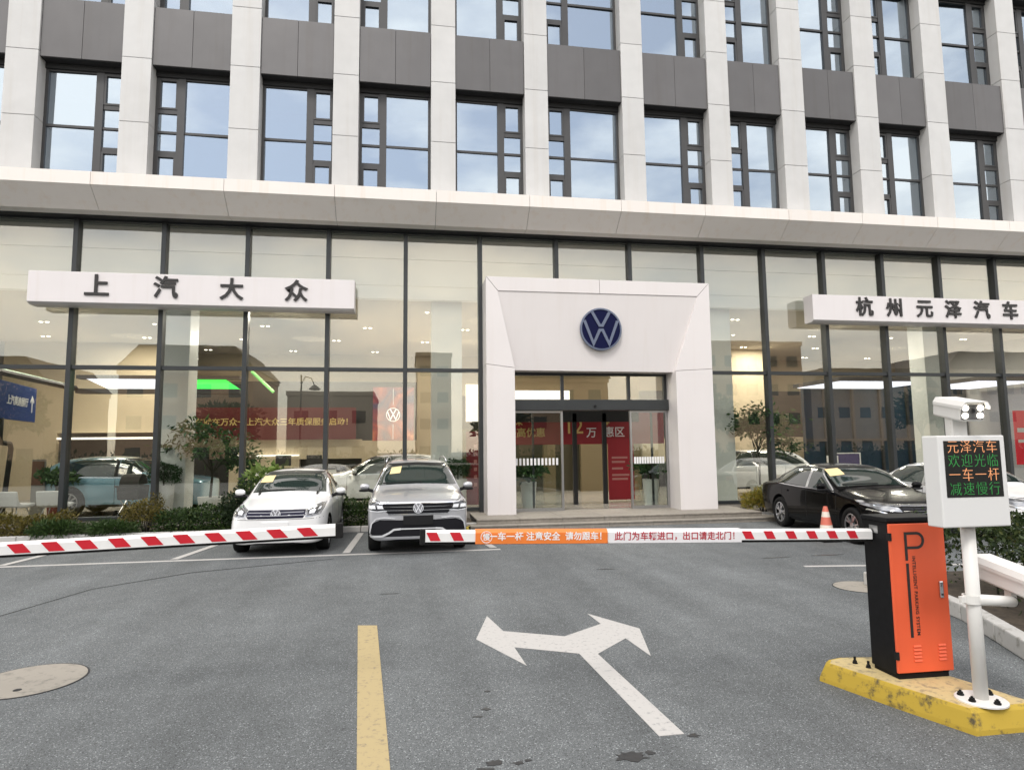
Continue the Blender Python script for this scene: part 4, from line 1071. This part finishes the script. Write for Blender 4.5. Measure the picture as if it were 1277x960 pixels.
def front_bits(P, tree, t, kind):
    sg = (-1, 1)
    mir = lambda poly: [(-u, v) for u, v in poly][::-1]
    if kind == 'white':
        g = P('grille', [(-.46, .665), (.46, .665), (.50, .72), (.49, .80), (-.49, .80), (-.50, .72)], 'x+', mat('grille_navy', (.012, .012, .03), .4, spec=.2), .004)
        for z in (.712, .757): P('grille_bar', thick([(-.47, z), (-.1, z - .004), (.1, z - .004), (.47, z)], .009), 'x+', mat('satin_grey', (.34, .35, .38), .5), .010, .008, par=g)
        P('grille_bar', thick([(-.48, .795), (.48, .795)], .008), 'x+', mat('satin_grey', (.34, .35, .38), .5), .010, .008, par=g)
        hl = [(.50, .675), (.50, .80), (.60, .84), (.70, .875), (.765, .88), (.775, .80), (.74, .715), (.62, .68)]
        for q in (hl, mir(hl)):
            a = P('headlamp', q, 'x+', CM['lamp'], .006)
        hi = [(.53, .70), (.53, .775), (.62, .815), (.73, .855), (.745, .80), (.70, .735), (.62, .70)]
        for s in sg:
            q = hi if s > 0 else mir(hi); a = P('lamp_bowl', q, 'x+', CM['lampd'], .009, .012)
            q = [(.56, .725), (.56, .775), (.63, .80), (.66, .775), (.64, .735)]; P('lamp_reflector', q if s > 0 else mir(q), 'x+', CM['drl'], .013, .01, par=a)
            q = [(.68, .775), (.70, .82), (.725, .825), (.72, .785)]; P('lamp_reflector', q if s > 0 else mir(q), 'x+', CM['drl'], .013, .01, par=a)
        P('lower_grille', [(-.44, .30), (.44, .30), (.50, .40), (.46, .45), (-.46, .45), (-.50, .40)], 'x+', CM['grille'], .004)
        P('number_plate', [(-.22, .49), (.22, .49), (.22, .60), (-.22, .60)], 'x+', M['white'], .02)
        for s in sg:
            q = [(.56, .30), (.70, .33), (.70, .42), (.56, .44)]
            P('fog_lamp', q if s > 0 else mir(q), 'x+', CM['trim'], .004)
        car_badge(tree, t, .735, .085)
        P('bumper_seam', thick([(-.78, .655), (-.4, .645), (.4, .645), (.78, .655)], .007), 'x+', CM['seam'], .002, .01)
        P('paper_sticker', [(-.58, 1.33), (-.36, 1.345), (-.38, 1.22), (-.62, 1.21)], 'x+', CM['sticker'], .009, .006)
    if kind == 'grey':
        g = P('grille', [(-.50, .715), (.50, .715), (.60, .79), (.62, .895), (-.62, .895), (-.60, .79)], 'x+', CM['grille'], .004)
        for z, w in ((.785, .010), (.845, .010)): P('grille_bar', thick([(-.60, z), (-.1, z - .004), (.1, z - .004), (.60, z)], w), 'x+', M['chrome'], .014, .012, par=g)
        P('grille_bar', thick([(-.82, .925), (-.62, .905), (.62, .905), (.82, .925)], .014), 'x+', M['chrome'], .014, .014, par=g)
        P('grille_bar', thick([(-.52, .718), (.52, .718)], .014), 'x+', M['chrome'], .014, .012, par=g)
        hl = [(.57, .795), (.635, .90), (.82, .915), (.89, .89), (.87, .80), (.72, .775)]
        for q in (hl, mir(hl)): P('headlamp', q, 'x+', CM['lampd'], .006)
        for s in sg:
            for a, b in (((.60, .815), (.70, .87)), ((.73, .815), (.84, .87))):
                q = [(a[0], a[1]), (b[0], a[1]), (b[0] + .01, b[1]), (a[0] + .02, b[1])]
                P('lamp_reflector', q if s > 0 else mir(q), 'x+', CM['drl'], .014, .012)
            q = thick([(.54, .775), (.70, .768), (.87, .785)], .012); P('lamp_strip', q if s > 0 else mir(q), 'x+', CM['drl'], .012, .012)
        P('lower_grille', [(-.78, .335), (.78, .335), (.83, .42), (.80, .57), (.66, .625), (.3, .615), (-.3, .615), (-.66, .625), (-.80, .57), (-.83, .42)], 'x+', CM['grille'], .004)
        P('plate_holder', [(-.26, .53), (.26, .53), (.26, .69), (-.26, .69)], 'x+', CM['trim'], .025, .03)
        bright = mat('bright_trim', (.70, .71, .73), .25, metal=.3, coat=.5)
        for s in sg:
            q = thick([(.40, .645), (.58, .66), (.72, .645), (.80, .56), (.825, .40)], .022); P('bumper_chrome', q if s > 0 else mir(q), 'x+', bright, .016, .016)
            q = thick([(.82, .375), (.80, .345), (.62, .345), (.50, .40), (.42, .455), (.30, .465)], .034); P('skid_chrome', q if s > 0 else mir(q), 'x+', bright, .018, .018)
        P('skid_chrome', thick([(-.30, .465), (.30, .465)], .022), 'x+', bright, .018, .018)
        car_badge(tree, t, .82, .09)
        P('bonnet_seam', thick([(-.80, .985), (-.64, .912), (0, .90), (.64, .912), (.80, .985)], .008), 'x+', CM['seam'], .002, .01)
        for s in sg:
            P('bonnet_crease', thick([(s * .60, .93), (s * .66, 1.07)] , .006), 'x+', GREY, .005, .01)
        P('paper_sticker', [(-.50, 1.475), (-.30, 1.50), (-.33, 1.37), (-.54, 1.35)], 'x+', CM['sticker'], .009, .006)
        h, n, i, d = tree.ray_cast(Vector((4, 0, 1.5)), Vector((-1, 0, 0)))
        for s in sg:
            part('roof_rail', MB().tube([(.05, s * .62, 1.59), (-.05, s * .60, 1.655), (-.7, s * .59, 1.685), (-1.5, s * .57, 1.66), (-1.62, s * .57, 1.60)], .016, 8), M['silver'], t, smooth=True)
    if kind == 'black':
        g = P('grille', [(-.44, .55), (.44, .55), (.49, .62), (.53, .735), (-.53, .735), (-.49, .62)], 'x+', CM['grille'], .004)
        for z in (.595, .635, .675): P('grille_bar', thick([(-.48, z), (.48, z)], .010), 'x+', M['chrome'], .012, .012, par=g)
        P('grille_bar', thick([(-.84, .80), (-.70, .775), (-.5, .755), (.5, .755), (.70, .775), (.84, .80)], .034), 'x+', M['chrome'], .016, .014, par=g)
        hl = [(.50, .66), (.54, .735), (.72, .765), (.83, .80), (.845, .75), (.78, .68)]
        for q in (hl, mir(hl)): P('headlamp', q, 'x+', CM['lamp'], .008)
        for s in sg:
            q = thick([(.50, .50), (.62, .55), (.74, .64), (.84, .68)], .024); P('bumper_chrome', q if s > 0 else mir(q), 'x+', M['chrome'], .014, .014)
            q = [(.50, .30), (.76, .32), (.78, .44), (.60, .46)]; P('fog_lamp', q if s > 0 else mir(q), 'x+', CM['trim'], .005)
        P('lower_grille', [(-.5, .28), (.5, .28), (.55, .44), (-.55, .44)], 'x+', CM['grille'], .004)
        P('number_plate', [(-.22, .46), (.22, .46), (.22, .56), (-.22, .56)], 'x+', CM['trim'], .02)
        car_badge(tree, t, .66, .085)
        P('paper_sticker', [(-.60, 1.33), (-.34, 1.355), (-.36, 1.235), (-.66, 1.20)], 'x+', CM['sticker'], .009, .006)
        P('bonnet_seam', thick([(-.76, .86), (-.6, .81), (.6, .81), (.76, .86)], .008), 'x+', CM['seam'], .002, .01)

SW = scaled(SEDAN, 1.0, .99, 1.0)
t, tree, P = car('parked_sedan', 'white parked sedan facing the viewer behind the left boom', 'car', (-2.25, 14.02, 0), R(-90), SW, 2.55, .305, WHITE, 'sedan', 'ten')
front_bits(P, tree, t, 'white')
SG = scaled(SUV, 1.0, .985, 1.0)
t, tree, P = car('parked_suv', 'silver grey parked sport utility car facing the viewer beside the portal', 'car', (.22, 13.72, 0), R(-90), SG, 2.68, .345, GREY, 'suv', 'twin')
front_bits(P, tree, t, 'grey')
def blackfn(r):
    return r
SB = scaled(SEDAN, 1.10, 1.04, .985)
HB = -95
def blackpos(fwd_, left):
    a = R(HB); return (8.52 + fwd_ * math.cos(a) - left * math.sin(a), 13.72 + fwd_ * math.sin(a) + left * math.cos(a), 0)
t, tree, P = car('parked_sedan', 'glossy black parked sedan at the right behind the traffic cone', 'car', blackpos(1.36, .82), R(HB), SB, 2.72, .335, BLACK, 'dark', 'twin')
front_bits(P, tree, t, 'black')
bx_, by_, _ = blackpos(1.36, .82)
t, tree, P = car('parked_sedan', 'white parked sedan beyond the black one, half hidden by the display box', 'car', (bx_ + 2.85, by_ + .05, 0), R(HB), SB, 2.72, .335, WHITE, 'dark', 'twin')
front_bits(P, tree, t, 'black')
SI = scaled(SUV, 1.0, 1.0, .93)
car('showroom_car', 'blue-green car on show inside the left window', 'car', (-7.35, 19.3, GZ), R(0), scaled(SUV, .93, 1.0, .95), 2.53, .37, TEAL, 'suv', 'ten')
t, tree, P = car('showroom_car', 'white car on show inside, seen between the white sedan and the grey car', 'car', (-.75, 19.5, GZ), R(180), SI, 2.72, .35, WHITE, 'suv', 'ten')
c2 = copy_tree(t); c2.location = (11.2, 20.6, GZ); c2['label'] = 'white car on show inside, behind the tail of the black sedan'

# ------------------------------------------------------------------ barrier, cabinet, display, cameras
isl = thing('traffic_island', 'yellow painted raised kerb island under the orange barrier cabinet', 'kerb island', (3.65, 4.2, 0))
top = [(3.24, 4.72), (3.30, 4.79), (3.42, 4.82), (3.80, 4.76), (3.95, 4.2), (4.06, 3.74), (3.56, 3.745), (3.40, 4.2)]
cxs, cys = 3.65, 4.2
mb = MB(); k = len(top)
def flare(p, s): return ((p[0] - cxs) * s, (p[1] - cys) * s)
rings = [(1.09, 0), (1.085, .03), (1.02, .125), (.985, .147), (.96, .15)]
for s, z in rings: mb.v += [(*flare(p, s), z) for p in top]
for a in range(len(rings) - 1):
    for i in range(k):
        jn = (i + 1) % k; mb.f.append((a*k + jn, a*k + i, (a+1)*k + i, (a+1)*k + jn)); mb.mi.append(0)
mb.f.append(tuple((len(rings)-1)*k + i for i in range(k - 1, -1, -1))); mb.mi.append(1)
yk = worn_mat('yellow_kerb_paint', (.45, .31, .035), (.09, .07, .035), .52, 9)
# dirt gathers on the lowest part of the painted side: extra noise stain on the same paint
part('kerb_block', mb, [yk, worn_mat('yellow_kerb_top', (.52, .41, .20), (.27, .22, .13), .50, 13)], isl)
for x, y in ((3.44, 4.66), (3.47, 4.55)):
    part('anchor_bolt', MB().lathe([(0, .05), (.009, .05), (.009, 0)], 8).lathe([(0, .022), (.016, .022), (.016, .008), (.02, .008), (.02, 0)], 6), M['rubber'], isl, (x - cxs, y - cys, .15))
ORANGE = mat('orange_cabinet_paint', (.76, .115, .042), .42, noise=.04, nscale=3, noise2=.07, n2scale=1.3, streak=.25)
CAB = mat('black_cabinet_paint', (.008, .008, .009), .5, spec=.15, noise=.2, nscale=25)
cab = thing('barrier_cabinet', 'orange and black parking barrier cabinet with a large black letter P', 'barrier cabinet', (3.715, 4.42, .15), R(-1))
part('cabinet_body', MB().box(-.215, .215, -.13, .13, .03, 1.11), CAB, cab, bevel=.006)
part('plinth', MB().box(-.20, .20, -.135, .12, 0, .035), CAB, cab)
part('lid', MB().box(-.228, .228, -.15, .14, 1.112, 1.145), CAB, cab, bevel=.008)
door = part('cabinet_door', MB().box(-.218, .232, -.152, -.132, .045, 1.10), ORANGE, cab, bevel=.006, seg=3)
for z in (.14, .98): part('hinge', MB().box(-.226, -.206, -.16, -.13, z, z + .055), M['black'], door)
lk = part('lock', MB().box(.155, .187, -.164, -.15, .56, .68), M['chrome'], door, bevel=.006)
part('keyhole', MB().lathe([(0, .004), (.007, .004), (.007, 0)], 10, lambda x, y, h: (.171 + x, -.164 - h, .585 + y)), M['dark'], lk)
for x0 in (-.085, .115):
    for k in range(5): part('louvre', MB().prism([(-.1525, 0), (-.160, .004), (-.1525, .016)], lambda u, v, w: (w, u, v), x0, x0 + .06), ORANGE, door, (0, 0, .12 + k * .025))
pt = MB(); fn = lambda u, v, w: (u, -.152 - w, v)
bowl = [(-.10, 1.03), (.0, 1.03)] + [(.0 + .052 * math.sin(R(a)), .978 + .052 * math.cos(R(a))) for a in range(15, 180, 15)] + [(.0, .926), (-.10, .926)]
stroke(pt, bowl, .020, fn, .0005, .002)
stroke(pt, [(-.09, 1.04), (-.09, .835)], .022, fn, .0006, .0024)
stroke(pt, [(-.088, .815), (-.088, .29)], .022, fn, .0006, .0024)
part('letter_mark', pt, M['text'], door)
put('lettering', text_mesh('INTELLIGENT PARKING SYSTEM', .036, .001, .0003, M['text'], spacing=1.12), door, (-.035, -.1535, .585), (0, R(90), 0))
part('rating_plate', MB().box(-.2165, -.2145, -.03, .06, 1.02, 1.075), M['steel'], cab)

RED = mat('boom_red', (.52, .012, .025), .4, noise=.06, nscale=12)
BW = mat('boom_white', (.74, .74, .73), .4, noise=.04, nscale=6)
def boom(label, loc, ry, length, stripes, sw, px):
    t = thing('barrier_boom', label, 'barrier boom', loc); t.rotation_euler = (0, ry, 0)
    part('boom_bar', MB().prism([(-.03, -.038), (.022, -.038), (.030, -.02), (.030, .02), (.015, .038), (-.015, .038), (-.03, .02)], lambda u, v, w: (w, u, v), -length, 0), BW, t)
    part('rubber_strip', MB().box(-length, 0, -.02, .02, -.056, -.0385), M['rubber'], t)
    part('end_cap', MB().box(-length - .035, -length + .001, -.036, .034, -.058, .044), M['rubber'], t, bevel=.006)
    for x in stripes:
        part('red_stripe', MB().prism([(x, .026), (x + sw * .72, .026), (x + sw, -.030), (x + sw * .30, -.030)], lambda u, v, w: (u, w, v), -.0325, -.0295), RED, t)
    return t
B0 = 3.49
st_x = [-(B0 - (2.41 + (p - 922) * .00653)) for p in (924.5, 950.5, 977, 1003, 1028.5, 1054)] + [-(B0 - (.12 + (p - 528) * .00545)) for p in (531, 560)]
bm_r = boom('right barrier boom with an orange and a white banner, fixed to the orange cabinet', (B0, 4.47, 1.158), R(1.58), B0 - .13, st_x, .098, 0)
ORB = mat('banner_orange', (.74, .19, .03), .45, noise=.05, nscale=5)
def wrap(x0, x1, mt, nm):
    return part(nm, MB().prism([(-.036, -.052), (.02, -.052), (.036, -.02), (.036, .022), (.016, .044), (-.016, .044), (-.036, .022)], lambda u, v, w: (w, u, v), x0, x1), mt, bm_r)
w1 = wrap(-(B0 - .47), -(B0 - 1.405), ORB, 'banner')
put('lettering', text_mesh('一车一杆 注意安全  请勿跟车！', .060, .0008, .0012, M['white'], spacing=1.02), w1, (-(B0 - .98), -.0372, -.006))
put('lettering', text_mesh('慢', .052, .0008, .0008, M['white']), w1, (-(B0 - .545), -.0372, -.008))
part('round_mark', MB().lathe([(.036, .0), (.036, .002), (.040, .002), (.040, .0)], 24, lambda x, y, h: (-(B0 - .545) + x, -.0362 - h, -.006 + y)), M['white'], w1)
w2 = wrap(-(B0 - 1.41), -(B0 - 2.42), mat('banner_white', (.72, .71, .72), .45, noise=.03, nscale=5), 'banner')
put('lettering', text_mesh('此门为车辆进口，出口请走北门！', .062, .0008, .001, mat('banner_red_ink', (.40, .03, .045), .5), spacing=1.05), w2, (-(B0 - 1.93), -.0372, -.008))
nst = 24
boom('left barrier boom, white with red slanted stripes, crossing before the white sedan', (-6.0, 5.0, 1.105), R(-1.5), 0.01, [], .15, 0) if False else None
def boom_left():
    t = thing('barrier_boom', 'left barrier boom, plain white with slanted red stripes, before the white sedan', 'barrier boom', (-5.6, 5.02, 1.112)); t.rotation_euler = (0, R(-1.52), 0)
    Ln = 5.09
    part('boom_bar', MB().prism([(-.03, -.042), (.022, -.042), (.030, -.02), (.030, .02), (.015, .042), (-.015, .042), (-.03, .02)], lambda u, v, w: (w, u, v), 0, Ln), BW, t)
    part('rubber_strip', MB().box(0, Ln, -.02, .02, -.06, -.0425), M['rubber'], t)
    part('end_cap', MB().box(Ln - .001, Ln + .05, -.036, .034, -.06, .048), M['rubber'], t, bevel=.006)
    x = Ln - .20
    while x > .1:
        part('red_stripe', MB().prism([(x - .08, .030), (x + .02, .030), (x + .075, -.034), (x - .025, -.034)], lambda u, v, w: (u, w, v), -.0325, -.0295), RED, t)
        x -= .212
boom_left()
oc = thing('barrier_cabinet', 'black barrier cabinet outside the picture that carries the left boom', 'barrier cabinet', (-5.8, 5.2, 0))
part('cabinet_body', MB().box(-.22, .22, -.16, .16, .04, 1.2), CAB, oc, bevel=.006)
part('cabinet_door', MB().box(-.21, .21, -.178, -.162, .06, 1.16), ORANGE, oc, bevel=.006)
part('lid', MB().box(-.23, .23, -.18, .17, 1.202, 1.235), CAB, oc, bevel=.006)

PW = worn_mat('pole_white_paint', (.70, .69, .66), (.44, .38, .29), .63, 11, .45)
dp = thing('display_post', 'white post with a lit message box reading four lines of characters', 'display post', (3.745, 3.85, .15))
part('post', MB().tube([(0, 0, .012), (0, 0, 1.15)], .043, 20), PW, dp, smooth=True)
fl = part('base_flange', MB().lathe([(0, .016), (.142, .016), (.15, .010), (.15, 0)], 36), PW, dp)
for a in (20, 140, 200, 275):
    part('bolt', MB().lathe([(0, .034), (.008, .034), (.008, .024), (.016, .024), (.016, .012), (.021, .012), (.021, 0)], 8), M['rubber'], fl, (.112 * math.cos(R(a)), .112 * math.sin(R(a)), .014))
bxm = part('display_box', MB().box(-.285, .225, -.115, .02, 1.135, 1.735), worn_mat('display_box_paint', (.68, .68, .67), (.5, .48, .44), .66, 12, .45), dp, bevel=.008)
scr = part('screen', MB().box(-.245, .185, -.1175, -.114, 1.33, 1.70), mat('led_screen_black', (.008, .009, .008), .35), bxm)
def led(nm, col, s): return mat(nm, (.02, .02, .02), .5, emit=col, estr=s)
AMB, GRN = led('led_amber', (1, .40, .16), .85), led('led_green', (.015, .34, .05), .6)
for k, (s, mt_) in enumerate((('元泽汽车', AMB), ('欢迎光临', GRN), ('一车一杆', AMB), ('减速慢行', GRN))):
    put('led_text', text_mesh(s, .093, .0006, -.0014, mt_, spacing=1.12), scr, (-.030, -.1185, 1.655 - k * .092))
# camera on top, looking down to the right of the viewer
def cctv(label, loc, az, pitch, ln, w, h, lamps):
    t = thing('security_camera', label, 'camera', loc); t.rotation_euler = (0, 0, az)
    body = MB()
    # long axis -Y
    prof = [(-w/2, -h*.42), (-w*.40, -h/2), (w*.40, -h/2), (w/2, -h*.42), (w/2, h*.2), (w*.42, h*.36), (-w*.42, h*.36), (-w/2, h*.2)]
    body.prism(prof, lambda u, v, q: (u, q, v), -ln * .46, ln * .5)
    b = part('housing', body, PW, t, rot=(R(pitch), 0, 0), bevel=.006)
    part('sun_shield', MB().prism([(-w*.56, h*.1), (-w*.56, h*.24), (-w*.44, h*.46), (w*.44, h*.46), (w*.56, h*.24), (w*.56, h*.1), (w*.53, h*.1), (w*.53, h*.22), (w*.42, h*.41), (-w*.42, h*.41), (-w*.53, h*.22), (-w*.53, h*.1)], lambda u, v, q: (u, q, v), -ln * .60, ln * .46), PW, b)
    if lamps:
        part('front_glass', MB().box(-w*.44, w*.44, -ln*.475, -ln*.461, -h*.40, h*.28), mat('camera_front', (.10, .10, .10), .15), b)
        for x in (-.30, .30):
            for z in (-.22, .14):
                part('lamp', MB().lathe([(0, .012), (w*.105, .010), (w*.12, 0)], 14, lambda a, c, hh: (x*w + a, -ln*.475 - hh, z*h + c)), mat('camera_lamp', (.9, .9, .9), .3, emit=(1, .93, .80), estr=9), b)
        part('lens', MB().lathe([(0, .008), (w*.09, .008), (w*.1, 0)], 14, lambda a, c, hh: (a, -ln*.475 - hh, c)), M['dark'], b)
    return t
t = cctv('white camera with four lit lamps on top of the message box', (3.70, 3.80, 2.07), R(-14), 10, .32, .155, .14, True)
part('bracket', MB().box(-.045, .045, .0, .09, -.19, -.05), PW, t)
t = cctv('white camera on a side arm at the right edge, cut by the frame', (4.235, 4.04, .895), R(-5), 8, .56, .175, .17, True)
part('bracket', MB().box(-.02, .02, -.03, .03, -.16, -.06), PW, t)
arm = thing('camera_arm', 'white pipe arm clamped to the post under the message box', 'pipe arm', (3.73, 3.85, .80))
part('pipe', MB().tube([(.02, -.03, 0), (.40, .08, -.055)], .036, 16), PW, arm, smooth=True)
part('clamp', MB().lathe([(.0445, -.028), (.052, -.028), (.052, .028), (.0445, .028)], 24, closed=True).box(-.085, -.05, -.012, .012, -.02, .02), PW, arm)
part('end_disc', MB().tube([(.40, .08, -.055), (.408, .082, -.056)], .037, 16), M['black'], arm)
# cone
cn = thing('traffic_cone', 'faded red and white traffic cone in front of the black sedan', 'traffic cone', (8.0, 11.42, 0))
rc = [(.155, .03), (.128, .18), (.105, .31), (.078, .46), (.060, .56), (.035, .66)]
for i, nm in enumerate(('cone_red', 'cone_white', 'cone_red', 'cone_white', 'cone_red')):
    (ra, za), (rb, zb2) = rc[i], rc[i + 1]
    part('cone_band', MB().lathe([(ra, za), (rb, zb2)] + ([(0, zb2)] if i == 4 else []), 24), mat('cone_red', (.62, .16, .11), .6) if nm == 'cone_red' else mat('cone_white', (.74, .66, .58), .6), cn, smooth=False)
part('cone_base', MB().box(-.19, .19, -.19, .19, 0, .03), M['rubber'], cn, bevel=.01)
# yellow and black wheel stops beside the steps
def wheel_stop(label, x, y, rz):
    t = thing('wheel_stop', label, 'wheel stop', (x, y, 0), rz)
    for k in range(5):
        part('stop_segment', MB().prism([(-.075, 0), (.075, 0), (.05, .09), (-.05, .09)], lambda u, v, w: (w, u, v), -.28 + k * .112, -.17 + k * .112), mat('stop_yellow', (.55, .42, .05), .6) if k % 2 == 0 else M['rubber'], t)
wheel_stop('yellow and black wheel stop by the left end of the entrance steps', 1.45, 14.9, R(60))
wheel_stop('yellow and black wheel stop on the ground right of the grey car', 1.30, 12.9, R(8))

# ------------------------------------------------------------------ across the street: seen in the glass
def block(label, x, y, w, d, h, col, roof=None, group=None):
    t = thing('street_building', label, 'building', (x, y, 0), group=group)
    mw = mat('facade_%d_%d_%d' % tuple(int(c * 100) for c in col), col, .7, noise=.08, nscale=.6)
    part('wall', MB().box(-w/2, w/2, -d, 0, 0, h), mw, t)
    part('parapet', MB().box(-w/2 - .15, w/2 + .15, -d, .15, h, h + .5), mw, t)
    g = MB(); nx = max(2, int(w / 3)); nz = max(1, int(h / 3.2))
    for i in range(nx):
        for k in range(nz):
            cx = -w/2 + (i + .5) * w / nx; z = k * (h / nz) + .9
            g.box(cx - .8, cx + .8, -.1, .03, z, z + 1.5)
    o = part('window', g, mat('far_window', (.02, .025, .03), .1), t); o['kind'] = 'stuff'
    if roof: part('roof', MB().prism([(-w/2 - .4, h + .5), (w/2 + .4, h + .5), (w/2 - 2, h + 3.2), (-w/2 + 2, h + 3.2)], lambda u, v, q: (u, q, v), -d, .3), mat('dark_roof', (.07, .055, .05), .7), t)
    return t
GB = 'buildings across the street seen in the glass'
for x, w, y, h, c, rf, lb in ((-46, 20, -38, 8.5, (.36, .26, .18), 1, 'low brown house with a dark hipped roof, reflected in the far left panes'),
        (-24, 14, -42, 10.5, (.40, .27, .18), 1, 'reddish brown house with a dark roof, reflected behind the left sign box'),
        (-9, 10, -46, 8.5, (.30, .27, .23), 0, 'grey flat-roofed building reflected above the white sedan'),
        (4, 5, -60, 15.5, (.40, .32, .24), 0, 'slim tan tower reflected beside the left edge of the portal'),
        (18, 14, -44, 10, (.42, .28, .18), 1, 'orange-brown house with a dark roof, reflected in the door panes'),
        (46, 15, -46, 15.5, (.44, .32, .23), 0, 'tall tan block reflected just right of the portal'),
        (66, 20, -48, 9.5, (.36, .29, .23), 1, 'long brown house with a dark roof, reflected under the right sign box'),
        (-72, 24, -50, 13, (.40, .35, .3), 0, 'broad beige block beyond the left end of the street'),
        (92, 24, -50, 12.5, (.36, .32, .27), 1, 'broad grey-brown house beyond the right end of the street')):
    block(lb, x, y, w, 14, h, c, rf, GB)
for x, y, h, lb in ((-33, -26, 7.5, 'tall bushy street tree reflected beside the blue sign'), (-16, -28, 6, 'low street tree reflected left of the white sedan'), (9, -28, 6.5, 'street tree reflected in the entrance doors'), (30, -27, 7, 'street tree reflected right of the portal'), (57, -30, 7.5, 'street tree reflected behind the message box')):
    t = thing('street_tree', lb, 'tree', (x, y, 0), group='trees across the street seen in the glass')
    mb = MB().tube([(0, 0, 0), (.1, 0, h * .35), (0, .1, h * .6)], [.22, .16, .08], 8)
    for k in range(6): mb.tube([(0, 0, h * .4), (math.cos(k) * 1.2, math.sin(k) * 1.2, h * .75)], [.08, .03], 5)
    part('trunk', mb, core, t)
    part('crown', leaves(1500, .55, lump(0, 0, h * .7, 2.6, 2.6, h * .34, .3)), LM['tree'], t)
t = thing('added_street_hedge', 'dark clipped hedge added along the far side of the road to darken the glass reflections', 'hedge', (5, -9, 0))  # added behind the viewer to darken what the glass reflects
part('foliage', leaves(9000, .30, lambda: ((lambda u, a: (Vector((u, math.cos(a) * .7, .05 + abs(math.sin(a)) * 1.75 * random.random() ** .4)), Vector((0, math.cos(a), math.sin(a)))))(random.uniform(-45, 55), random.uniform(0, 3.14)))), LM['dark'], t)
part('twig_mass', MB().box(-45, 55, -.4, .4, 0, 1.4), core, t)
lp_ = thing('street_lamp', 'curved street lamp behind the viewer, seen only as a reflection', 'street lamp', (-6.5, -8, 0))
part('pole', MB().tube([(0, 0, 0), (0, 0, 6.6)], [.07, .045], 10), M['frame'], lp_)
part('arm', MB().tube([(0, 0, 6.0), (.25, 0, 6.5), (.6, 0, 6.4), (.8, 0, 6.0)], .03, 8), M['frame'], lp_)
part('lamp_shade', MB().lathe([(0, .3), (.1, .26), (.38, 0), (.3, -.04), (0, -.08)], 18, lambda a, b, h_: (.82 + a, b, 5.7 + h_)), M['frame'], lp_)
